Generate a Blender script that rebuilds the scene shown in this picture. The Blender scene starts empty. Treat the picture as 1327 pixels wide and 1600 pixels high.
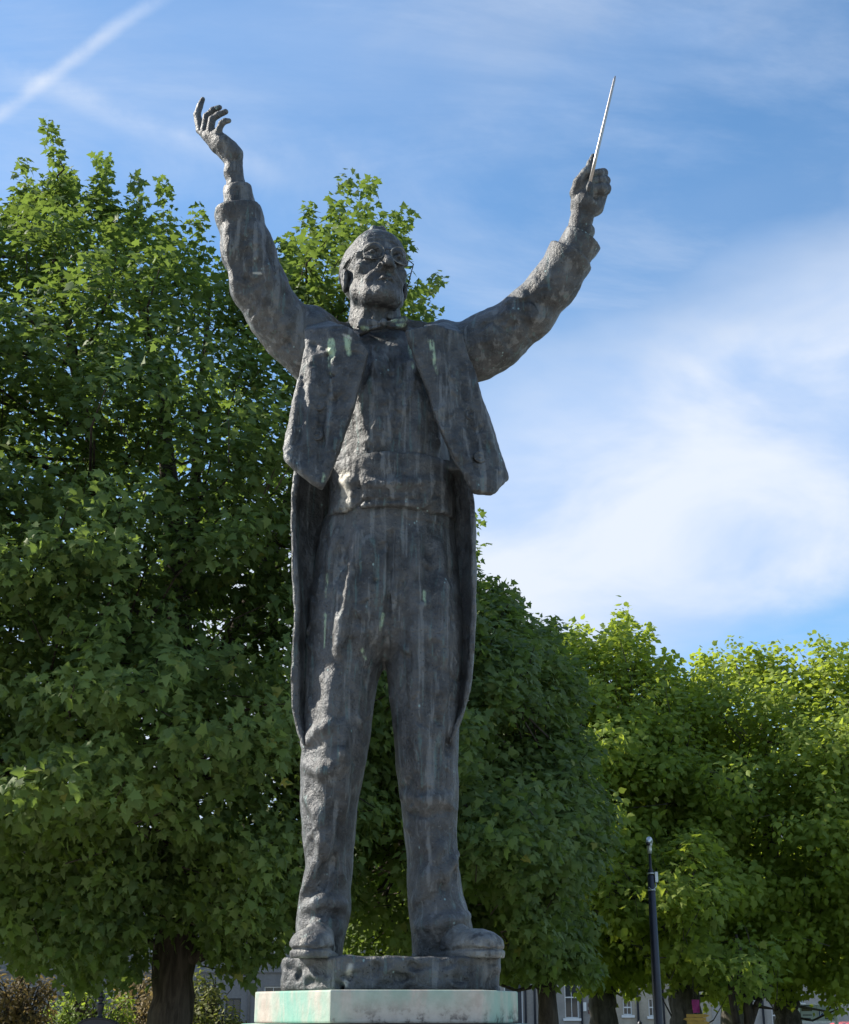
import bpy, math, random
import numpy as np
from mathutils import Vector, Matrix
R = math.radians
random.seed(7)
rng = np.random.default_rng(11)
scene = bpy.context.scene
COL = scene.collection

# ------------------------------------------------------------------ camera
CAM = np.array([0.0, -4.2, 1.6]); PITCH = R(19.75); FPX = 2200.0
cam_d = bpy.data.cameras.new('camera')
cam_d.sensor_fit = 'VERTICAL'; cam_d.sensor_height = 24.0; cam_d.sensor_width = 24.0
cam_d.lens = 24.0 * FPX / 1600.0
cam_d.clip_start = 0.05; cam_d.clip_end = 3000
cam = bpy.data.objects.new('camera', cam_d); COL.objects.link(cam)
cam.location = CAM; cam.rotation_euler = (R(90) + PITCH, 0, 0)
scene.camera = cam

# ------------------------------------------------------------------ sky, sun, exposure
SUN_EL, SUN_AZ = R(36), R(-75)           # azimuth from +Y towards +X
world = bpy.data.worlds.new('World'); scene.world = world; world.use_nodes = True
wt = world.node_tree; wt.nodes.clear()
def wn(t, **k):
    n = wt.nodes.new(t)
    for a, b in k.items(): setattr(n, a, b)
    return n
def wm(op, a, b=None, c=None, clamp=False):
    n = wn('ShaderNodeMath', operation=op, use_clamp=clamp)
    for i, v in enumerate((a, b, c)):
        if v is None: continue
        if isinstance(v, (int, float)): n.inputs[i].default_value = v
        else: wt.links.new(v, n.inputs[i])
    return n.outputs[0]
def wramp(v, lo, hi):
    n = wn('ShaderNodeMapRange', interpolation_type='SMOOTHSTEP')
    wt.links.new(v, n.inputs[0]); n.inputs[1].default_value = lo; n.inputs[2].default_value = hi
    return n.outputs[0]
def wnoise(vec, scale, detail=5, rough=.55, dist=0.0):
    n = wn('ShaderNodeTexNoise'); wt.links.new(vec, n.inputs['Vector'])
    n.inputs['Scale'].default_value = scale; n.inputs['Detail'].default_value = detail
    n.inputs['Roughness'].default_value = rough; n.inputs['Distortion'].default_value = dist
    return n.outputs[0]
def wmap(vec, loc=(0, 0, 0), rot=(0, 0, 0), sc=(1, 1, 1)):
    n = wn('ShaderNodeMapping'); wt.links.new(vec, n.inputs[0])
    n.inputs[1].default_value = loc; n.inputs[2].default_value = rot; n.inputs[3].default_value = sc
    return n.outputs[0]
sky = wn('ShaderNodeTexSky', sky_type='NISHITA', sun_disc=False)
sky.sun_elevation = SUN_EL; sky.sun_rotation = SUN_AZ; sky.altitude = 50
sky.air_density = 1.0; sky.dust_density = 0.6; sky.ozone_density = 2.5
tc = wn('ShaderNodeTexCoord'); dirv = tc.outputs['Generated']
sep = wn('ShaderNodeSeparateXYZ'); wt.links.new(dirv, sep.inputs[0])
dx, dy, dz = sep.outputs
el = wm('ARCSINE', dz)
az = wm('ARCTAN2', dx, dy)
pl = wn('ShaderNodeCombineXYZ')            # direction laid on a flat cloud deck overhead
zz = wm('ADD', wm('MAXIMUM', dz, 0.0), 0.16)
wt.links.new(wm('DIVIDE', dx, zz), pl.inputs[0]); wt.links.new(wm('DIVIDE', dy, zz), pl.inputs[1])
q = pl.outputs[0]
warp = wnoise(wmap(q, sc=(.9, 1.1, 1)), 1.6, 3)
# a soft bank of cloud low in the sky, climbing towards the right
bv = wmap(dirv, rot=(0, R(16), 0), sc=(1, 1, 1.9))
n1 = wnoise(wmap(bv, loc=(3.1, .4, .7)), 3.2, 6, .5, .2)
n1b = wnoise(wmap(bv, loc=(2.7, 5.4, 1.2)), 6.0, 9, .52, .35)
eb = wm('SUBTRACT', el, wm('MULTIPLY', wm('SINE', az), .40))
eb = wm('ADD', eb, wm('MULTIPLY', wm('SUBTRACT', n1, .5), .20))
eb = wm('ADD', eb, wm('MULTIPLY', wm('SUBTRACT', n1b, .5), .10))
up = wramp(eb, R(28.0), R(18.0))
dn = wramp(eb, R(5.5), R(11.0))
tex = wm('ADD', .60, wm('MULTIPLY', n1b, .65))
bank = wm('MULTIPLY', wm('MULTIPLY', up, dn), tex, clamp=True)
# thin high cirrus, combed into long streaks
n2 = wnoise(wmap(q, loc=(.2, 5.2, 0), rot=(0, 0, R(-30)), sc=(.6, 1.7, 1)), 1.7, 8, .62, .9)
n3 = wnoise(wmap(q, loc=(9.2, 1.2, 0), rot=(0, 0, R(52)), sc=(.5, 1.6, 1)), 2.2, 8, .6, .8)
cir = wm('ADD', wm('MULTIPLY', wramp(n2, .45, .78), .40), wm('MULTIPLY', wramp(n3, .46, .80), .30))
veil = wm('MULTIPLY', wramp(warp, .3, .75), .20)
# one drifting vapour trail
def pixdir(u, v):
    a, b = (u - 663.5) / FPX, (800 - v) / FPX
    d = np.array([a, math.cos(PITCH) - b * math.sin(PITCH), math.sin(PITCH) + b * math.cos(PITCH)])
    return d / np.linalg.norm(d)
nt = wnoise(dirv, 16.0, 6, .6)
def vapour(p, q_, wid, alpha, lo, hi, soft):
    n_ = np.cross(pixdir(*p), pixdir(*q_)); n_ /= np.linalg.norm(n_); m_ = pixdir((p[0] + q_[0]) / 2, (p[1] + q_[1]) / 2)
    a_ = wn('ShaderNodeVectorMath', operation='DOT_PRODUCT'); wt.links.new(dirv, a_.inputs[0]); a_.inputs[1].default_value = n_
    b_ = wn('ShaderNodeVectorMath', operation='DOT_PRODUCT'); wt.links.new(dirv, b_.inputs[0]); b_.inputs[1].default_value = m_
    off = wm('ABSOLUTE', wm('ADD', a_.outputs['Value'], wm('MULTIPLY', wm('SUBTRACT', nt, .5), soft)))
    return wm('MULTIPLY', wm('MULTIPLY', wramp(off, wid, 0.0), wramp(b_.outputs['Value'], lo, hi)), wm('MULTIPLY', wm('ADD', .35, wramp(nt, .35, .65)), alpha))
trail = wm('ADD', vapour((20, 165), (205, 30), .0075, .30, .990, .9985, .012), vapour((130, 158), (300, 225), .014, .20, .993, .9985, .020))
cl = wm('ADD', wm('ADD', cir, veil), trail, clamp=True)
cl = wm('MAXIMUM', wm('MULTIPLY', cl, .9), bank)
hz = wm('MULTIPLY', wramp(el, R(16), R(-2)), .45)
cl = wm('MAXIMUM', cl, hz)
hsv = wn('ShaderNodeHueSaturation'); wt.links.new(sky.outputs[0], hsv.inputs['Color'])
hsv.inputs['Hue'].default_value = .495; hsv.inputs['Saturation'].default_value = 1.17; hsv.inputs['Value'].default_value = 1.33
ccol = wn('ShaderNodeMix', data_type='RGBA')
wt.links.new(wramp(n1b, .30, .62), ccol.inputs[0])
ccol.inputs[6].default_value = (3.3, 4.3, 6.1, 1); ccol.inputs[7].default_value = (5.0, 5.45, 6.2, 1)
mixc = wn('ShaderNodeMix', data_type='RGBA'); wt.links.new(cl, mixc.inputs[0])
wt.links.new(hsv.outputs[0], mixc.inputs[6]); wt.links.new(ccol.outputs[2], mixc.inputs[7])
bg = wn('ShaderNodeBackground'); wt.links.new(mixc.outputs[2], bg.inputs[0]); bg.inputs[1].default_value = 0.092
wo = wn('ShaderNodeOutputWorld'); wt.links.new(bg.outputs[0], wo.inputs[0])

sun_d = bpy.data.lights.new('sun', 'SUN'); sun_d.energy = 5.0; sun_d.angle = R(0.55); sun_d.color = (1.0, .93, .82)
sun = bpy.data.objects.new('sun', sun_d); COL.objects.link(sun)
sdir = Vector((math.cos(SUN_EL) * math.sin(SUN_AZ), math.cos(SUN_EL) * math.cos(SUN_AZ), math.sin(SUN_EL)))
sun.rotation_euler = sdir.to_track_quat('Z', 'Y').to_euler(); sun.location = (-20, 5, 30)
vs = scene.view_settings
vs.view_transform = 'Standard'; vs.look = 'None'; vs.gamma = 1.0; vs.use_curve_mapping = False; vs.exposure = 0.85

# ------------------------------------------------------------------ helpers
def P(u, v, Y=0.0):
    """the point at depth plane Y on the sight line measured at (u, v) in the photograph"""
    a = (np.asarray(u, float) - 663.5) / FPX; b = (800 - np.asarray(v, float)) / FPX
    ddy = math.cos(PITCH) - b * math.sin(PITCH); ddz = math.sin(PITCH) + b * math.cos(PITCH)
    t = (Y - CAM[1]) / ddy
    return np.stack(np.broadcast_arrays(CAM[0] + a * t, CAM[1] + ddy * t, CAM[2] + ddz * t), -1)
def M_px(v, Y=0.0):
    b = (800 - v) / FPX
    return (Y - CAM[1]) / (math.cos(PITCH) - b * math.sin(PITCH)) / FPX

def mesh_np(name, verts, faces, mat=None, parent=None, smooth=False, attrs=None):
    """faces: an (n,k) array or a list of such arrays"""
    me = bpy.data.meshes.new(name)
    verts = np.asarray(verts, np.float32).reshape(-1, 3)
    fl = faces if isinstance(faces, list) else [faces]
    fl = [np.asarray(f, np.int32) for f in fl if len(f)]
    loops = np.concatenate([f.ravel() for f in fl])
    tot = np.concatenate([np.full(len(f), f.shape[1], np.int32) for f in fl])
    me.vertices.add(len(verts)); me.vertices.foreach_set('co', verts.ravel())
    me.loops.add(len(loops)); me.loops.foreach_set('vertex_index', loops)
    me.polygons.add(len(tot)); start = np.concatenate([[0], np.cumsum(tot)[:-1]]).astype(np.int32)
    me.polygons.foreach_set('loop_start', start); me.polygons.foreach_set('loop_total', tot)
    if smooth: me.polygons.foreach_set('use_smooth', np.ones(len(tot), bool))
    for k, v in (attrs or {}).items():
        a = me.attributes.new(k, 'FLOAT', 'POINT'); a.data.foreach_set('value', np.asarray(v, np.float32))
    me.update(calc_edges=True); me.validate()
    if mat: me.materials.append(mat)
    o = bpy.data.objects.new(name, me); COL.objects.link(o)
    if parent: attach(o, parent)
    return o
def attach(o, parent):
    o.parent = parent
    m = Matrix.Translation(-Vector(parent_world(parent))); o.matrix_parent_inverse = m
def parent_world(p):
    return p.location.copy() if p.type == 'EMPTY' else Vector((0, 0, 0))
def tag(o, label=None, cat=None, group=None, kind=None):
    if label: o['label'] = label
    if cat: o['category'] = cat
    if group: o['group'] = group
    if kind: o['kind'] = kind
    return o
def thing(name, loc, label, cat, group=None):
    o = bpy.data.objects.new(name, None); COL.objects.link(o); o.location = loc; o.empty_display_size = .2
    return tag(o, label, cat, group)
class MB:
    """collects boxes, tubes and prisms into one mesh"""
    def __init__(s): s.v = []; s.q = []; s.n = 0; s.poly = []
    def addv(s, vs): 
        vs = np.asarray(vs, float).reshape(-1, 3); i = s.n; s.v.append(vs); s.n += len(vs); return i
    def box(s, lo, hi):
        (a, b, c), (d, e, f) = lo, hi
        i = s.addv([(a,b,c),(d,b,c),(d,e,c),(a,e,c),(a,b,f),(d,b,f),(d,e,f),(a,e,f)])
        for f_ in ((0,3,2,1),(4,5,6,7),(0,1,5,4),(1,2,6,5),(2,3,7,6),(3,0,4,7)): s.q.append([i+k for k in f_])
        return s
    def tube(s, pts, rad, seg=8, cap=True):
        pts = np.asarray(pts, float); n = len(pts)
        rad = np.broadcast_to(np.asarray(rad, float), (n,))
        tan = np.gradient(pts, axis=0) if n > 2 else np.repeat((pts[1]-pts[0])[None], 2, 0)
        tan /= np.linalg.norm(tan, axis=1)[:, None] + 1e-12
        ref = np.array([0, 0, 1.0]) if abs(tan[0][2]) < .9 else np.array([1.0, 0, 0])
        ang = np.arange(seg) * 2 * math.pi / seg; rings = []
        u = None
        for k in range(n):
            u = np.cross(tan[k], ref) if u is None else u - tan[k] * np.dot(u, tan[k])
            u /= np.linalg.norm(u) + 1e-12; w = np.cross(tan[k], u)
            rings.append(pts[k] + rad[k] * (np.cos(ang)[:, None] * u + np.sin(ang)[:, None] * w))
        i = s.addv(np.concatenate(rings))
        for k in range(n - 1):
            for j in range(seg):
                j2 = (j + 1) % seg
                s.q.append([i+k*seg+j, i+k*seg+j2, i+(k+1)*seg+j2, i+(k+1)*seg+j])
        if cap:
            s.poly.append([i + j for j in range(seg)][::-1]); s.poly.append([i + (n-1)*seg + j for j in range(seg)])
        return s
    def lathe(s, prof, c, seg=20):
        """prof: (radius, z) pairs"""
        ang = np.arange(seg) * 2 * math.pi / seg; n = len(prof)
        i = s.addv(np.concatenate([np.stack([c[0] + r*np.cos(ang), c[1] + r*np.sin(ang), np.full(seg, c[2] + z)], -1) for r, z in prof]))
        for k in range(n - 1):
            for j in range(seg):
                j2 = (j + 1) % seg
                s.q.append([i+k*seg+j, i+k*seg+j2, i+(k+1)*seg+j2, i+(k+1)*seg+j])
        s.poly.append([i + j for j in range(seg)][::-1]); s.poly.append([i + (n-1)*seg + j for j in range(seg)])
        return s
    def prism(s, pts, lo, hi, axis=2):
        """polygon pts (2D) extruded along axis"""
        n = len(pts)
        def mk(p, t):
            return {2: (p[0], p[1], t), 1: (p[0], t, p[1]), 0: (t, p[0], p[1])}[axis]
        i = s.addv([mk(p, lo) for p in pts] + [mk(p, hi) for p in pts])
        for j in range(n): s.q.append([i+j, i+(j+1) % n, i+n+(j+1) % n, i+n+j])
        s.poly.append([i+j for j in range(n)][::-1]); s.poly.append([i+n+j for j in range(n)])
        return s
    def build(s, name, mat, parent=None, smooth=False, bevel=0.0, fix=True):
        me = bpy.data.meshes.new(name)
        me.from_pydata(np.concatenate(s.v).tolist(), [], s.q + s.poly)
        if fix:
            import bmesh
            bm = bmesh.new(); bm.from_mesh(me); bmesh.ops.recalc_face_normals(bm, faces=bm.faces)
            if bevel: bmesh.ops.bevel(bm, geom=[e for e in bm.edges if e.is_manifold and e.calc_face_angle(0) > .5], offset=bevel, segments=2, affect='EDGES', profile=.6)
            bm.to_mesh(me); bm.free()
        if smooth:
            me.polygons.foreach_set('use_smooth', np.ones(len(me.polygons), bool))
        if mat: me.materials.append(mat)
        o = bpy.data.objects.new(name, me); COL.objects.link(o)
        if parent: attach(o, parent)
        return o
def smooth_by_angle(o, ang=40):
    me = o.data
    me.polygons.foreach_set('use_smooth', np.ones(len(me.polygons), bool))
    me.set_sharp_from_angle(angle=R(ang)); return o

# ------------------------------------------------------------------ materials
class NT:
    def __init__(s, name):
        s.m = bpy.data.materials.new(name); s.m.use_nodes = True; s.t = s.m.node_tree; s.t.nodes.clear()
        s.out = s.n('ShaderNodeOutputMaterial')
    def n(s, t, **k):
        n = s.t.nodes.new(t)
        for a, b in k.items(): setattr(n, a, b)
        return n
    def l(s, a, b): s.t.links.new(a, b)
    def set(s, sock, v):
        if hasattr(v, 'is_output') or isinstance(v, bpy.types.NodeSocket): s.l(v, sock)
        else: sock.default_value = v
    def math(s, op, a, b=None, c=None, clamp=False):
        n = s.n('ShaderNodeMath', operation=op, use_clamp=clamp)
        for i, v in enumerate((a, b, c)):
            if v is not None: s.set(n.inputs[i], v)
        return n.outputs[0]
    def ramp(s, v, lo, hi, smooth=True):
        n = s.n('ShaderNodeMapRange', interpolation_type='SMOOTHSTEP' if smooth else 'LINEAR')
        s.l(v, n.inputs[0]); n.inputs[1].default_value = lo; n.inputs[2].default_value = hi; return n.outputs[0]
    def mix(s, f, a, b, blend='MIX'):
        n = s.n('ShaderNodeMix', data_type='RGBA', blend_type=blend)
        s.set(n.inputs[0], f)
        for i, v in ((6, a), (7, b)):
            s.set(n.inputs[i], v if isinstance(v, bpy.types.NodeSocket) else (tuple(v) + (1,))[:4])
        return n.outputs[2]
    def coord(s, kind='Object'): return s.n('ShaderNodeTexCoord').outputs[kind]
    def map(s, vec, loc=(0,0,0), rot=(0,0,0), sc=(1,1,1)):
        n = s.n('ShaderNodeMapping'); s.l(vec, n.inputs[0])
        n.inputs[1].default_value = loc; n.inputs[2].default_value = rot; n.inputs[3].default_value = sc; return n.outputs[0]
    def noise(s, vec, scale, detail=4, rough=.55, dist=0.0):
        n = s.n('ShaderNodeTexNoise'); s.l(vec, n.inputs['Vector']); n.inputs['Scale'].default_value = scale
        n.inputs['Detail'].default_value = detail; n.inputs['Roughness'].default_value = rough; n.inputs['Distortion'].default_value = dist
        return n.outputs[0]
    def voro(s, vec, scale, feat='F1'):
        n = s.n('ShaderNodeTexVoronoi', feature=feat); s.l(vec, n.inputs['Vector']); n.inputs['Scale'].default_value = scale; return n.outputs[0]
    def attr(s, name): return s.n('ShaderNodeAttribute', attribute_name=name).outputs['Fac']
    def bump(s, h, strength=.4, dist=.01, nrm=None):
        n = s.n('ShaderNodeBump'); s.l(h, n.inputs['Height']); n.inputs['Strength'].default_value = strength; n.inputs['Distance'].default_value = dist
        if nrm: s.l(nrm, n.inputs['Normal'])
        return n.outputs[0]
    def bsdf(s, col, rough=.6, metal=0.0, nrm=None, spec=None, **kw):
        b = s.n('ShaderNodeBsdfPrincipled')
        s.set(b.inputs['Base Color'], col if isinstance(col, bpy.types.NodeSocket) else (tuple(col) + (1,))[:4])
        s.set(b.inputs['Roughness'], rough); s.set(b.inputs['Metallic'], metal)
        if nrm: s.l(nrm, b.inputs['Normal'])
        if spec is not None: b.inputs['Specular IOR Level'].default_value = spec
        s.l(b.outputs[0], s.out.inputs[0]); return b
MATS = {}
def mat_plain(name, col, rough=.6, metal=0.0, var=.25, scale=6.0, bump=.15, spec=None):
    if name in MATS: return MATS[name]
    t = NT(name); c = t.coord(); n = t.noise(c, scale, 5, .6)
    n2 = t.noise(c, scale * 9, 3, .6)
    f = t.math('ADD', t.math('MULTIPLY', n, .6), t.math('MULTIPLY', n2, .4))
    col = np.array(col)
    cc = t.mix(t.ramp(f, .3, .7), tuple(col * (1 - var)), tuple(np.minimum(col * (1 + var), .95)))
    t.bsdf(cc, rough, metal, t.bump(f, bump, .01), spec); MATS[name] = t.m; return t.m
def mat_bronze():
    t = NT('weathered_bronze'); c = t.coord()
    big = t.noise(c, 3.2, 5, .6); mid = t.noise(c, 17, 5, .65); fine = t.noise(c, 85, 4, .6)
    stv = t.map(c, sc=(34, 34, 2.6)); stre = t.noise(stv, 1.0, 5, .6, .25)
    stv2 = t.map(c, loc=(5, 2, 1), sc=(60, 60, 4.5)); stre2 = t.noise(stv2, 1.0, 4, .6, .2)
    f = t.math('ADD', t.math('MULTIPLY', mid, .5), t.math('MULTIPLY', big, .5))
    pit = t.voro(t.map(c, sc=(1, 1, .8)), 120); pits = t.math('MULTIPLY', t.ramp(pit, .22, .08), t.ramp(t.noise(c, 30, 3), .45, .6))
    col = t.mix(t.ramp(f, .36, .64), (.031, .032, .033), (.092, .094, .095))
    col = t.mix(t.math('MULTIPLY', t.ramp(stre, .53, .64), .70), col, (.165, .172, .172))
    col = t.mix(t.math('MULTIPLY', t.ramp(stre2, .57, .70), .5), col, (.10, .17, .165))
    col = t.mix(t.math('MULTIPLY', t.ramp(fine, .56, .72), .42), col, (.175, .18, .175))
    col = t.mix(t.math('MULTIPLY', t.ramp(mid, .47, .30), .42), col, (.020, .019, .018))
    sp = t.voro(t.map(c, sc=(1, 1, .75)), 38); spm = t.math('MULTIPLY', t.ramp(sp, .16, .07), t.ramp(t.noise(c, 9, 3), .54, .64))
    col = t.mix(t.math('MULTIPLY', spm, .8), col, (.26, .37, .36))
    col = t.mix(t.math('MULTIPLY', pits, .7), col, (.015, .014, .014))
    st = t.attr('verdigris'); stn = t.math('MULTIPLY', st, t.ramp(t.noise(t.map(c, sc=(1, 1, .35)), 70, 5, .65), .36, .56))
    col = t.mix(stn, col, (.32, .42, .28))
    pl = t.attr('lime'); col = t.mix(t.math('MULTIPLY', pl, t.ramp(mid, .30, .52)), col, (.46, .44, .38))  # pale marks; on the sash and right toe they are painted sunlight
    h = t.math('ADD', t.math('MULTIPLY', mid, .7), t.math('ADD', t.math('MULTIPLY', fine, .28), t.math('MULTIPLY', stre, .22)))
    h = t.math('ADD', h, t.math('MULTIPLY', t.voro(c, 26, 'SMOOTH_F1'), .35)); h = t.math('SUBTRACT', h, t.math('MULTIPLY', pits, .35)); h = t.math('ADD', h, t.math('MULTIPLY', t.noise(c, 44, 5, .7), .5))
    nb = t.bump(h, .95, .014)
    t.bsdf(col, t.math('ADD', .40, t.math('MULTIPLY', fine, .24)), .22, nb, .5)
    return t.m
BRONZE = mat_bronze()
# ------------------------------------------------------------------ modelling in clay: distance fields turned into a skin
def sm_min(a, b, k):
    h = np.clip(.5 + .5 * (b - a) / k, 0, 1); return b * (1 - h) + a * h - k * h * (1 - h)
def sm_max(a, b, k): return -sm_min(-a, -b, k)
class Vol:
    def __init__(s, lo, hi, h):
        s.h = h; s.lo = np.asarray(lo, float); n = np.ceil((np.asarray(hi) - s.lo) / h).astype(int) + 1
        s.ax = [(s.lo[i] + h * np.arange(n[i])).astype(np.float32) for i in range(3)]
        s.D = np.full(n, 1.0, np.float32)
    def sl(s, lo, hi):
        r = []
        for i in range(3):
            a = int(np.clip(math.floor((lo[i] - s.lo[i]) / s.h), 0, len(s.ax[i]) - 1)); b = int(np.clip(math.ceil((hi[i] - s.lo[i]) / s.h) + 1, a + 1, len(s.ax[i])))
            r.append(slice(a, b))
        return tuple(r)
    def xyz(s, sl): return s.ax[0][sl[0]][:, None, None], s.ax[1][sl[1]][None, :, None], s.ax[2][sl[2]][None, None, :]
    def op(s, fn, lo, hi, k, sub=False):
        m = max(k, s.h) * 1.6 + .012
        sl = s.sl(np.asarray(lo) - m, np.asarray(hi) + m); x, y, z = s.xyz(sl)
        d = fn(x, y, z); D = s.D[sl]
        s.D[sl] = sm_max(D, -d, max(k, 1e-4)) if sub else sm_min(D, d, max(k, 1e-4))
        return s
    def cone(s, a, b, ra, rb=None, k=.01, sub=False, sq=None):
        """round cone from a to b"""
        a = np.asarray(a, float); b = np.asarray(b, float); rb = ra if rb is None else rb
        ba = b - a; L = float(ba @ ba) + 1e-12; rm = max(ra, rb)
        def fn(x, y, z):
            px, py, pz = x - a[0], y - a[1], z - a[2]
            t = np.clip((px * ba[0] + py * ba[1] + pz * ba[2]) / L, 0, 1)
            return np.sqrt((px - t*ba[0])**2 + (py - t*ba[1])**2 + (pz - t*ba[2])**2) - (ra + (rb - ra) * t)
        return s.op(fn, np.minimum(a, b) - rm, np.maximum(a, b) + rm, k, sub)
    def chain(s, pts, rad, k=.01, sub=False):
        for i in range(len(pts) - 1): s.cone(pts[i], pts[i+1], rad[i], rad[i+1], k, sub)
        return s
    def ell(s, c, r, k=.01, sub=False, rot=None):
        c = np.asarray(c, float); r = np.asarray(r, float); A = np.eye(3) if rot is None else np.asarray(rot).T
        def fn(x, y, z):
            px, py, pz = x - c[0], y - c[1], z - c[2]
            qx = A[0,0]*px + A[0,1]*py + A[0,2]*pz; qy = A[1,0]*px + A[1,1]*py + A[1,2]*pz; qz = A[2,0]*px + A[2,1]*py + A[2,2]*pz
            k0 = np.sqrt((qx/r[0])**2 + (qy/r[1])**2 + (qz/r[2])**2) + 1e-9
            k1 = np.sqrt((qx/r[0]**2)**2 + (qy/r[1]**2)**2 + (qz/r[2]**2)**2) + 1e-9
            return k0 * (k0 - 1) / k1
        m = r.max() if rot is not None else r
        return s.op(fn, c - m, c + m, k, sub)
    def loft(s, rows, k=.01, e=2.0, sub=False, cut=None, cap=.02, lin=False):
        """rows: (z, cx, cy, rx, ry) — a body of elliptic slices"""
        rw = np.array(sorted(rows)); z0, z1 = rw[0, 0], rw[-1, 0]
        lo = ((rw[:, 1] - rw[:, 3]).min(), (rw[:, 2] - rw[:, 4]).min(), z0); hi = ((rw[:, 1] + rw[:, 3]).max(), (rw[:, 2] + rw[:, 4]).max(), z1)
        def fn(x, y, z):
            zf = z.ravel(); zc = np.clip(zf, z0, z1)
            fine = np.linspace(z0, z1, 160); ker = np.array([1, 2, 3, 2, 1]) / 9.
            def it(c):
                g = np.interp(fine, rw[:, 0], rw[:, c])
                if not lin: g = np.convolve(np.pad(g, 2, mode='edge'), ker, 'valid'); 
                return np.interp(zc, fine, g)[None, None, :]
            cx, cy, rx, ry = it(1), it(2), it(3), it(4)
            qx, qy = np.abs(x - cx), np.abs(y - cy)
            if e == 2.0: k0 = np.sqrt((qx/rx)**2 + (qy/ry)**2) + 1e-6
            else: k0 = ((qx/rx)**e + (qy/ry)**e) ** (1/e) + 1e-6
            k1 = np.sqrt((qx/rx**2)**2 + (qy/ry**2)**2) + 1e-6
            d = k0 * (k0 - 1) / k1 if e == 2.0 else (k0 - 1) * np.minimum(rx, ry)
            zd = np.maximum(z - z1, z0 - z)
            d = sm_max(d, zd + 0 * d, cap)
            if cut: d = np.maximum(d, cut(x, y, z))
            return d.astype(np.float32)
        return s.op(fn, lo, hi, k, sub)
    def sheet(s, poly, y0, t, k=.006, rnd=.008, sub=False):
        """a thick cloth sheet: poly of (x,z), y0(x,z) its depth"""
        poly = np.asarray(poly, float); lo, hi = poly.min(0), poly.max(0)
        gx, gz = np.meshgrid(np.linspace(lo[0], hi[0], 9), np.linspace(lo[1], hi[1], 9)); yy = y0(gx, gz)
        def fn(x, y, z):
            X, Z = np.broadcast_arrays(x[:, 0, :], z[:, 0, :]); d2 = np.full(X.shape, 1e9); sg = np.ones(X.shape)
            n = len(poly); j = n - 1
            for i in range(n):
                ex, ez = poly[j] - poly[i]; wx, wz = X - poly[i, 0], Z - poly[i, 1]
                c = np.clip((wx*ex + wz*ez) / (ex*ex + ez*ez + 1e-12), 0, 1)
                d2 = np.minimum(d2, (wx - ex*c)**2 + (wz - ez*c)**2)
                c1 = Z >= poly[i, 1]; c2 = Z < poly[j, 1]; c3 = ex*wz > ez*wx
                al = (c1 & c2 & c3) | (~c1 & ~c2 & ~c3); sg = np.where(al, -sg, sg); j = i
            d = (sg * np.sqrt(d2))[:, None, :]
            yd = np.abs(y - y0(X, Z)[:, None, :]) * .85 - t
            return (sm_max(np.broadcast_to(d, np.broadcast_shapes(d.shape, yd.shape)), yd, rnd)).astype(np.float32)
        return s.op(fn, (lo[0], yy.min() - t, lo[1]), (hi[0], yy.max() + t, hi[1]), k, sub)
    def plane(s, p, n, k=.006):
        """keep the side that n points away from"""
        n = np.asarray(n, float) / np.linalg.norm(n); x, y, z = s.xyz((slice(None),) * 3)
        d = ((x - p[0]) * n[0] + (y - p[1]) * n[1] + (z - p[2]) * n[2]).astype(np.float32)
        s.D = sm_max(s.D, d, k); return s
    def noise(s, amp, cell, seed=0, sc=(1, 1, 1)):
        r = np.random.default_rng(seed); W = []; dims = []
        for i in range(3):
            c = cell * sc[i]; t = (s.ax[i] - s.lo[i]) / c; m = int(t.max()) + 3; k = np.floor(t).astype(int); f = t - k; f = f*f*(3 - 2*f)
            w = np.zeros((len(t), m), np.float32); w[np.arange(len(t)), k] = 1 - f; w[np.arange(len(t)), k+1] = f; W.append(w); dims.append(m)
        L = r.uniform(-1, 1, dims).astype(np.float32)
        n = np.tensordot(W[2], np.tensordot(W[1], np.tensordot(W[0], L, (1, 0)), (1, 1)), (1, 2))
        s.D += amp * n.transpose(2, 1, 0); return s
    def sample(s, p):
        i = [int(round((p[a] - s.lo[a]) / s.h)) for a in range(3)]
        if any(i[a] < 0 or i[a] >= s.D.shape[a] for a in range(3)): return 1.0
        return s.D[i[0], i[1], i[2]]
    def hit(s, u, v, y0=-.5, y1=.35):
        for Y in np.arange(y0, y1, .003):
            p = P(u, v, Y)
            if s.sample(p) < 0: return p
        return P(u, v, 0)
    def fold(s, uv, r, k=.02, off=0.0, sub=False, flat=False):
        """a raised crease, or with sub a cut one, drawn over the surface"""
        if sub: off -= r * .62; k = min(k, r * 2)
        uv = np.asarray(uv, float); L = np.concatenate([[0], np.cumsum(np.linalg.norm(np.diff(uv, axis=0), axis=1))])
        n = max(len(uv), int(L[-1] / 11) + 1); t = np.linspace(0, L[-1], n); pts = []
        for u, v in zip(np.interp(t, L, uv[:, 0]), np.interp(t, L, uv[:, 1])):
            p = s.hit(u, v)
            if s.sample(p) >= 0: return s
            d = (p - CAM) / np.linalg.norm(p - CAM); pts.append(p + d * off)
        if n > 1 and max(np.linalg.norm(pts[i + 1] - pts[i]) for i in range(n - 1)) > .07: return s
        rad = [r * (1 if flat else .45 + .55 * math.sin(math.pi * (i + .5) / n)) for i in range(n)]
        return s.chain(pts, rad, k, sub)
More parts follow.
